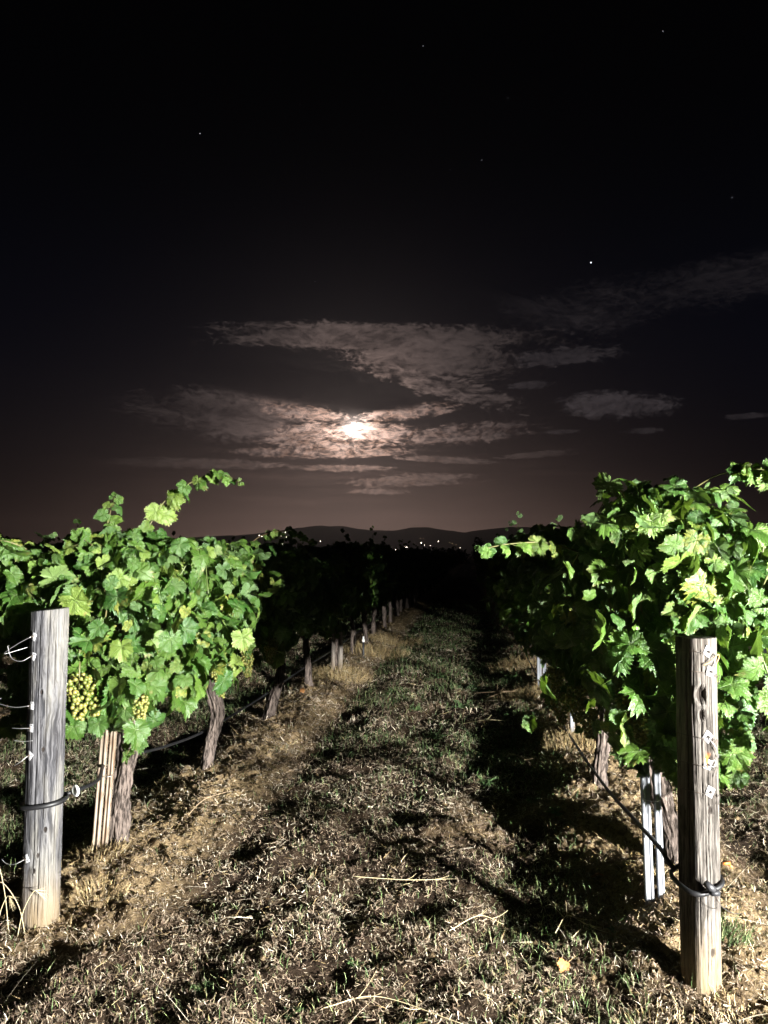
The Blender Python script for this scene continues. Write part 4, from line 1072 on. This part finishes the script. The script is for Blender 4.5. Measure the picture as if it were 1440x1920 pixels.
# ------------------------------------------------------------------ trellis wires
def wire(x_, z_, y0, label, dxp=0.0):
    B = Buf(); P = np.array([[x_ + dxp, y0, z_]] + [[x_, y_, z_ + (0.006 if i % 2 else -0.012)] for i, y_ in enumerate(np.arange(y0 + 1.2, 58, 3.0))])
    loc = P[0].copy(); B.add(*tube(P - loc, 0.0016, 5))
    o = obj('trellis_wire', B.mesh('trellis_wire', M['wire'])); o.location = loc
    tag(o, label, 'wire', 'trellis wires strung along the rows')
for x_, nm in ((-1.78, 'left row'), (0.78, 'right row'), (-4.35, 'second row to the left'), (3.22, 'next row to the right')):
    for z_, h_ in ((0.82, 'lowest'), (1.16, 'middle'), (1.45, 'top')):
        if z_ > 1.2 and x_ in (-1.78, 0.78): y0 = 3.6
        else: y0 = 3.1 if x_ in (-1.78, 0.78) else 4.2
        wire(x_, z_, y0, f'{h_} trellis wire of the {nm}')

# ------------------------------------------------------------------ small things on the ground
rs_ = empty('irrigation_riser', (-1.55, 11.0, g(-1.55, 11.0)), 'short grey irrigation riser with a white cap in the left row', 'irrigation riser')
B = Buf(); B.add(*tube([[0, 0, -0.05], [0, 0, 0.22]], 0.016, 14)); obj('pipe', B.mesh('pipe', M['rubber'], True), rs_)
B = Buf(); B.add(*tube([[0, 0, 0.22], [0, 0, 0.25], [0, 0, 0.262], [0, 0, 0.30]], [0.020, 0.020, 0.013, 0.011], 14)); obj('cap', B.mesh('cap', M['whiteplastic'], True), rs_)

def twig(loc, pts, label, r0=0.004, br=3, m_='twig'):
    o = empty('cut_cane', (loc[0], loc[1], g(*loc)), label, 'twig', 'cut canes lying on the ground')
    P = smooth_path(pts, 22); B = Buf(); B.add(*tube(P, np.linspace(r0, r0 * 0.45, 22), 6)); obj('stem', B.mesh('stem', M[m_], True), o)
    q = np.random.default_rng(int(abs(loc[0] * 100) + abs(loc[1] * 37)))
    for k in range(br):
        i = q.integers(5, 18); d_ = (P[i + 1] - P[i]); d_ /= np.linalg.norm(d_); L_ = q.uniform(0.05, 0.14)
        e1 = d_ + np.array([q.normal(0, 0.7), q.normal(0, 0.7), abs(q.normal(0, 0.25))]); e1 /= np.linalg.norm(e1)
        B = Buf(); B.add(*tube(smooth_path([P[i], P[i] + e1 * L_ * 0.5, P[i] + e1 * L_ + [0, 0, 0.01]], 8), np.linspace(r0 * 0.6, r0 * 0.3, 8), 5)); obj('side_shoot', B.mesh('side_shoot', M[m_], True), o)
    return o
twig((0.0, 8.6), [[0, 0, 0.03], [0.3, -0.2, 0.09], [0.6, 0.1, 0.05], [0.85, 0.3, 0.06]], 'pale cut cane lying across the green middle of the aisle', 0.006, 4)
twig((0.28, 8.2), [[-0.2, 0.1, 0.02], [0.05, 0.2, 0.10], [0.25, 0.35, 0.07], [0.42, 0.3, 0.03]], 'pale bent cane beside the right row foot', 0.006, 4)
twig((-0.30, 3.62), [[-0.26, 0.02, 0.03], [0.0, 0.0, 0.035], [0.22, 0.05, 0.03]], 'long pale straight straw in the middle foreground', 0.0017, 2, 'drygrassstem')
twig((0.02, 3.2), [[-0.12, 0.0, 0.03], [0.0, 0.1, 0.05], [0.10, 0.08, 0.03]], 'curved pale stem just right of the foreground centre', 0.0018, 3, 'drygrassstem')
twig((-0.33, 2.68), [[-0.18, -0.02, 0.03], [0.0, 0.05, 0.04], [0.30, -0.06, 0.03]], 'long thin straw along the bottom of the picture', 0.0017, 3, 'drygrassstem')
twig((0.38, 3.25), [[-0.06, -0.04, 0.02], [0.0, 0.05, 0.05], [0.08, 0.0, 0.03]], 'small forked pale twig in the shadow of the right post', 0.0019, 5, 'drygrassstem')
twig((0.36, 5.6), [[-0.1, 0.3, 0.03], [0.0, 0.05, 0.06], [0.12, -0.3, 0.02]], 'long thin cane leaning beside the right row', 0.0028, 4)
twig((0.15, 7.0), [[-0.3, 0.1, 0.03], [-0.05, 0.0, 0.10], [0.15, 0.2, 0.06]], 'arched dry stem in the weeds right of centre', 0.003, 4, 'drygrassstem')
twig((-1.55, 4.35), [[0.0, -0.2, 0.03], [0.02, 0.0, 0.05], [0.1, 0.25, 0.03]], 'thin brown cane under the left row before the second trunk', 0.003, 3)
twig((1.45, 2.75), [[-0.1, 0.0, 0.03], [0.1, 0.03, 0.05], [0.35, 0.0, 0.03]], 'straight pale cane right of the weathered post', 0.0024, 1, 'drygrassstem')
twig((1.35, 3.4), [[-0.2, -0.05, 0.02], [0.0, 0.03, 0.06], [0.3, 0.1, 0.04]], 'grey cane lying behind the weathered post', 0.0026, 3)
for k, (x_, y_, nm) in enumerate([(-1.45, 6.55, 'orange withered vine leaf hanging low by the third left trunk'), (0.56, 3.75, 'red dead leaf on the soil behind the galvanised stakes'), (0.12, 3.62, 'small tan dead leaf on the mown grass right of centre'),
                                  (-0.1, 9.2, 'orange dead leaf in the dark middle of the aisle'), (0.33, 3.0, 'brown curled dead leaf in the shadow left of the right post')]):
    o = obj('dead_leaf', HI_ME[0][k].copy()); o.data.materials[0] = M['deadleaf']
    o.location = (x_, y_, g(x_, y_) + (0.30 if k == 0 else 0.02)); s = (0.028, 0.04, 0.02, 0.035, 0.03)[k]; o.scale = (s, s, s); o.rotation_euler = (random.uniform(-.6, .9), random.uniform(-.6, .6), random.random() * 6)
    if k == 0: o.rotation_euler = (1.4, 0.3, 0.2)
    tag(o, nm, 'leaf')

# weeds: feathery rosettes
def weed(x_, y_, s, seed, label, mt='green', n=16):
    q = np.random.default_rng(seed); B = Buf()
    for k in range(n):
        a_ = q.random() * 6.28; up_ = q.uniform(0.3, 1.2)
        d_ = np.array([math.cos(a_), math.sin(a_), up_]); d_ /= np.linalg.norm(d_); Ls = s * q.uniform(0.5, 1)
        tcol = q.random() * 0.6
        for t in np.linspace(0.2, 1, 7):
            for sd in (-1, 1):
                sv_ = np.cross(d_, [0, 0, 1]) * sd + d_ * 0.6 + q.normal(0, 0.2, 3); sv_ /= np.linalg.norm(sv_)
                p0 = d_ * Ls * t - np.array([0, 0, 0.25 * Ls * t * t]); l_ = Ls * 0.26 * (1.1 - 0.6 * t)
                w_ = np.cross(sv_, q.normal(0, 1, 3)); w_ *= l_ * 0.2 / np.linalg.norm(w_)
                B.add([p0, p0 + sv_ * l_ * 0.55 + w_, p0 + sv_ * l_, p0 + sv_ * l_ * 0.55 - w_], np.array([[0, 1, 2, 3]]), tcol)
        B.add(*tube([[0, 0, 0], d_ * Ls * 0.5, d_ * Ls - np.array([0, 0, 0.25 * Ls])], [s * 0.015, s * 0.012, s * 0.006], 4), 0.2)
    o = obj('weed', B.mesh('weed', M[mt])); o.location = (x_, y_, g(x_, y_) - 0.002)
    tag(o, label, 'weed', 'small green weeds in the aisle')
wd = [(-0.95, 2.75, .07, 'feathery weed at the lower left of the foreground'), (-0.62, 2.66, .06, 'broad-leaved green weed near the bottom edge left of centre'), (-0.20, 2.62, .05, 'small weed near the bottom edge'), (-0.45, 2.95, .05, 'small green tuft in the mown grass left of centre'),
      (0.08, 5.3, .12, 'bushy green weed in the middle of the aisle'), (-0.30, 6.6, .14, 'tall green weed left of the aisle middle'), (0.0, 6.1, .12, 'green weed just beyond the bushy one'), (-0.55, 7.6, .12, 'green weed beside the left straw berm'), (-0.1, 7.6, .16, 'leafy weed at the far middle of the aisle'),
      (0.10, 3.75, .05, 'little feathery weed in the foreground right of centre'), (0.35, 4.9, .10, 'weed between aisle and right row shadow'), (0.48, 4.55, .09, 'white-lit sprawling weed by the hose'), (0.55, 3.22, .05, 'tiny weed in the soil left of the galvanised stakes'), (-1.15, 4.6, .05, 'weed on the left berm'),
      (0.1, 8.8, .2, 'dark tall weed far down the aisle'), (-0.4, 9.6, .2, 'dim weed far down the aisle by the left row'), (0.45, 9.4, .2, 'dim weed far down the aisle by the right row')]
for k, (x_, y_, s, nm) in enumerate(wd): weed(x_, y_, s, 700 + k, nm)
# seeding wild barley by the left post
wb = empty('wild_barley', (-1.86, 2.92, g(-1.86, 2.92)), 'clump of pale dry wild barley with drooping seed heads at the left post foot', 'grass clump')
q = np.random.default_rng(5)
for k in range(9):
    a_ = q.uniform(2.2, 4.9) if k < 6 else q.random() * 6; h_ = q.uniform(0.12, 0.32); r0 = q.uniform(0.04, 0.15)
    b0 = np.array([q.normal(0, 0.05), q.normal(0, 0.04), -0.01]); P = smooth_path([b0, b0 + [math.cos(a_) * r0 * 0.3, math.sin(a_) * 0.02, h_ * 0.6], b0 + [math.cos(a_) * r0, math.sin(a_) * 0.03, h_], b0 + [math.cos(a_) * r0 * 1.35, math.sin(a_) * 0.04, h_ * 0.97]], 20)
    B = Buf(); B.add(*tube(P, 0.0013, 5)); st = obj('stalk', B.mesh('stalk', M['drygrassstem']), wb)
    B = Buf()
    for m_ in range(26):
        i = 15 + m_ % 5; sd = q.normal(0, 1, 3); sd /= np.linalg.norm(sd); d_ = P[i] - P[i - 1]; d_ /= np.linalg.norm(d_); v_ = d_ + sd * 0.35
        w_ = np.cross(v_, sd) * 0.0012; B.add([P[i] - w_, P[i] + w_, P[i] + v_ * 0.045], np.array([[0, 1, 2]]))
    obj('seed_head', B.mesh('seed_head', M['drygrassstem']), st)
# dry straw tufts round the post feet and stakes
def tuft(cx, cy, rad, n, hh, label, mt='straw'):
    a_ = rng.random(n) * 6.283; rr = rad * np.sqrt(rng.random(n)); x_, y_ = cx + rr * np.cos(a_), cy + rr * np.sin(a_)
    blades('grass_tuft', x_, y_, hh * (0.4 + rng.random(n) * 0.8), 0.0016 + 0.0018 * rng.random(n), np.abs(rng.normal(0.35, 0.3, n)), a_ + rng.normal(0, 0.5, n), rng.random(n), M[mt], label)
for a_ in [(-1.62, 3.28, .12, 260, .05, 'dry grass behind the left post foot'), (0.86, 2.72, .12, 200, .04, 'dry grass in front of the right post foot'), (0.60, 2.62, .16, 220, .045, 'pale grass left of the right post foot'), (0.93, 3.12, .10, 320, .08, 'yellow green grass behind the right post', 'green'),
           (0.80, 5.9, .28, 900, .12, 'golden tuft at the slim stake'), (-1.62, 9.4, .4, 1400, .12, 'golden tufts round the wooden stakes'), (-1.45, 11.6, .5, 1500, .16, 'golden tufts in the far left berm'), (-1.35, 13.2, .5, 1200, .16, 'golden tufts beyond the riser'),
           (0.55, 8.2, .35, 900, .12, 'golden tuft by the far stakes'), (0.62, 10.2, .4, 900, .16, 'dry tufts by the far right row'), (-2.0, 2.8, .16, 400, .07, 'dry grass left of the grey post'), (-1.8, 3.62, .13, 260, .05, 'straw at the rusty stakes')]: tuft(*a_)

# ------------------------------------------------------------------ far trees, hills, town lights, moon and stars
def far_tree(x_, y_, h_, w_, seed, label):
    q = np.random.default_rng(seed); t = empty('tree', (x_, y_, 0), label, 'tree', 'dark trees beyond the vineyard')
    B = Buf(); B.add(*tube([[0, 0, -0.1], [0.05, 0, h_ * 0.3], [0.0, 0.1, h_ * 0.7]], [0.18, 0.13, 0.05], 7)); obj('trunk', B.mesh('trunk', M['fartrunk']), t)
    n = 700; cen = q.normal(0, 1, (9, 3)) * [w_ * 0.3, w_ * 0.3, h_ * 0.16] + [0, 0, h_ * 0.58]
    c_ = cen[q.integers(0, 9, n)] + (lambda v: v / np.linalg.norm(v, axis=1)[:, None])(q.normal(0, 1, (n, 3))) * (w_ * 0.26) * q.random((n, 1)) ** 0.4
    a1 = q.normal(0, 0.16, (n, 3)); a2 = q.normal(0, 0.16, (n, 3))
    V = np.stack([c_ - a1, c_ - a2, c_ + a1, c_ + a2], 1).reshape(-1, 3); V[:, 2] = np.maximum(V[:, 2], 0.1)
    obj('crown', mesh('crown', V, np.arange(n * 4).reshape(n, 4), M['far'], attrs={'tint': q.random(n * 4)}), t, kind='stuff')
for k in range(20):
    d_ = 95 + random.random() * 35; u = -0.30 + k * 0.045
    far_tree(u * d_, d_, random.uniform(1.4, 2.6) * d_ / 100 + 0.2, random.uniform(3.0, 5.5), 800 + k, 'dark bushy tree on the skyline beyond the vineyard')

def hill(name, pts, y_, depth, label, col):
    m, p, o = mat(name + '_cover'); setp(p, Base_Color=mixc(nz(gpos(), 0.004, 5), tuple(c * 0.8 for c in col), tuple(c * 1.2 for c in col)), Roughness=1.0, Specular_IOR_Level=0.0)
    xs_ = np.linspace(pts[0][0], pts[-1][0], 1100); h_ = np.interp(xs_, [q_[0] for q_ in pts], [q_[1] for q_ in pts])
    k_ = np.ones(9) / 9; h_ = np.convolve(np.pad(h_, 4, 'edge'), k_, 'valid') + (fbm(xs_ * 0.03, 0 * xs_, 0, 4, 4) - 0.5) * 5
    ts = np.linspace(-1, 1, 26); V = []
    for t in ts:
        f = math.cos(t * math.pi / 2) ** 1.3
        V.append(np.stack([xs_, np.full_like(xs_, y_ + t * depth), h_ * f + (fbm(xs_ * 0.006, 0 * xs_ + t * 3, 0, 4, 8) - 0.5) * 30 * f * (1 - f) - 2 + 0 * xs_], 1))
    V = np.concatenate(V); n = len(xs_); i, j = np.meshgrid(np.arange(len(ts) - 1), np.arange(n - 1), indexing='ij'); q0 = (i * n + j).ravel()
    obj(name, mesh(name, V, np.stack([q0, q0 + 1, q0 + n + 1, q0 + n], 1), m, smooth=True), kind='structure', label=label)
def pxdir(u, v):
    c = np.array([u - 720, 960 - v, -1445.0]); a_ = R(93.17); x_, y_, z_ = c
    y_, z_ = y_ * math.cos(a_) - z_ * math.sin(a_), y_ * math.sin(a_) + z_ * math.cos(a_)
    b_ = R(6.5); return np.array([x_ * math.cos(b_) - y_ * math.sin(b_), x_ * math.sin(b_) + y_ * math.cos(b_), z_])
HY = 3600.0
prof = [(-600, 1030), (0, 1024), (300, 1012), (484, 1002), (544, 994), (575, 989), (600, 985), (625, 987), (650, 987), (687, 994), (747, 996), (775, 989), (800, 989), (837, 994), (872, 999), (900, 994), (960, 988), (1060, 992), (1200, 1012), (1440, 1028), (2200, 1034)]
hp = []
for u, v in prof:
    d_ = pxdir(u, v); d_ *= HY / d_[1]; hp.append((d_[0], d_[2] + 1.5 + 2))
hill('hills', hp, HY, 900, 'low hazy brown hills along the horizon', (0.06, 0.05, 0.045))

def ball(name, loc, r_, mt, **kw):
    o = obj(name, SPH[mt]); o.location = loc; o.scale = (r_,) * 3; return tag(o, **kw)
SPH = {k: mesh(k, IV, IF, M[k], smooth=True) for k in ('moon', 'star', 'townlamp', 'townlamp_dim')}
d_ = pxdir(663, 798); d_ /= np.linalg.norm(d_); ball('moon', d_ * 9000, 9000 * 0.0038, 'moon', label='bright full moon glowing through broken clouds', cat='moon')
for k, (u, v, s, nm) in enumerate([(1108, 492, 1.7, 'brightest star, right of centre above the clouds'), (375, 250, 1.1, 'star high at the left of the sky'), (1243, 58, .8, 'faint star near the top right corner'), (563, 195, .6, 'faint star high above the moon'), (953, 184, .8, 'faint star high right of centre'),
                                   (903, 300, .7, 'upper star of a faint pair right of centre'), (844, 318, .7, 'lower star of a faint pair right of centre'), (1373, 370, .8, 'faint star by the right edge'), (793, 86, .6, 'faint star near the top centre'), (591, 528, .7, 'faint star just above the clouds')]):
    d_ = pxdir(u, v); d_ /= np.linalg.norm(d_); ball('star', d_ * 9500, 9500 * 0.00050 * (s if s > 1.5 else s * 0.55), 'star', label=nm, cat='star', group='stars in the night sky')
lights = [(486, 1004, 2), (491, 1006, 2), (497, 1008, 2), (502, 1009, 2), (511, 1010, 2), (527, 1005, 2), (535, 998, 2), (541, 998, 2), (529, 1012, 2), (536, 1012, 2), (530, 1020, 3), (537, 1007, 1.4), (601, 1015, 2.4), (640, 1020, 1.4), (677, 1040, 2), (681, 1036, 2.6), (742, 1031, 2.4), (748, 1031, 2.4), (760, 1026, 3),
          (763, 1026, 2), (772, 1031, 2.4), (779, 1031, 2), (783, 1031, 2), (790, 1018, 2.6), (796, 1022, 1.4), (807, 1023, 2), (822, 1015, 2.2), (763, 1038, 1.5), (846, 1036, 1.4), (863, 1027, 1.4)]
dim = [(551, 1006, 1.6), (556, 1006, 1.6), (672, 1025, 1.6), (676, 1025, 1.5), (788, 1010, 1.5), (794, 1010, 1.4), (843, 1017, 1.5), (848, 1019, 1.4), (855, 1021, 1.4), (730, 1029, 1.4), (826, 1036, 1.3), (728, 1040, 1.3), (640, 1017, 1.3), (655, 1021, 1.3)]
for lst, mt, nm in ((lights, 'townlamp', 'distant white town light on the dark slope below the hills'), (dim, 'townlamp_dim', 'faint orange town light on the dark slope below the hills')):
    for u, v, s in lst:
        y_ = 2450.0; d_ = pxdir(u, v); d_ = d_ * y_ / d_[1] + [0, 0, 1.5]
        # the lamp stands on a slender column down to the slope
        o = empty('street_lamp', (d_[0], d_[1], -2), nm, 'street lamp', 'town lights below the hills')
        gl = obj('lamp_globe', SPH[mt], o); gl.location = (0, 0, d_[2] + 2); gl.scale = (s * 0.52,) * 3
d_ = pxdir(807, 1022); d_ *= 900 / d_[1]
ps = empty('utility_pole', (d_[0], d_[1], 0), 'thin dark utility pole against the town lights', 'utility pole')
B = Buf(); B.add(*tube([[0, 0, 0], [0, 0, d_[2] + 1.5]], [0.25, 0.15], 8)); obj('pole', B.mesh('pole', M['mast']), ps)
B = Buf(); B.add(*box([0, 0, d_[2] + 0.5], (2.2, 0.2, 0.2))); obj('crossarm', B.mesh('crossarm', M['mast']), ps)
print('objects', len(bpy.data.objects))

# ------------------------------------------------------------------ night haze: one closed box round everything below the sky
hm = bpy.data.materials.new('night_haze'); hm.use_nodes = True; X.nt = hm.node_tree; X.nt.nodes.clear()
hv = X.nt.nodes.new('ShaderNodeVolumePrincipled'); hv.inputs['Color'].default_value = (0.9, 0.88, 0.88, 1); hv.inputs['Density'].default_value = 0.00015; hv.inputs['Anisotropy'].default_value = 0.84
ho = X.nt.nodes.new('ShaderNodeOutputMaterial'); X.nt.links.new(hv.outputs[0], ho.inputs['Volume'])
V, F = box((0, 500, 148), (11000, 11000, 304))
obj('haze', mesh('haze', V, F, hm), kind='stuff', label='thin night haze over the vineyard and the hills')
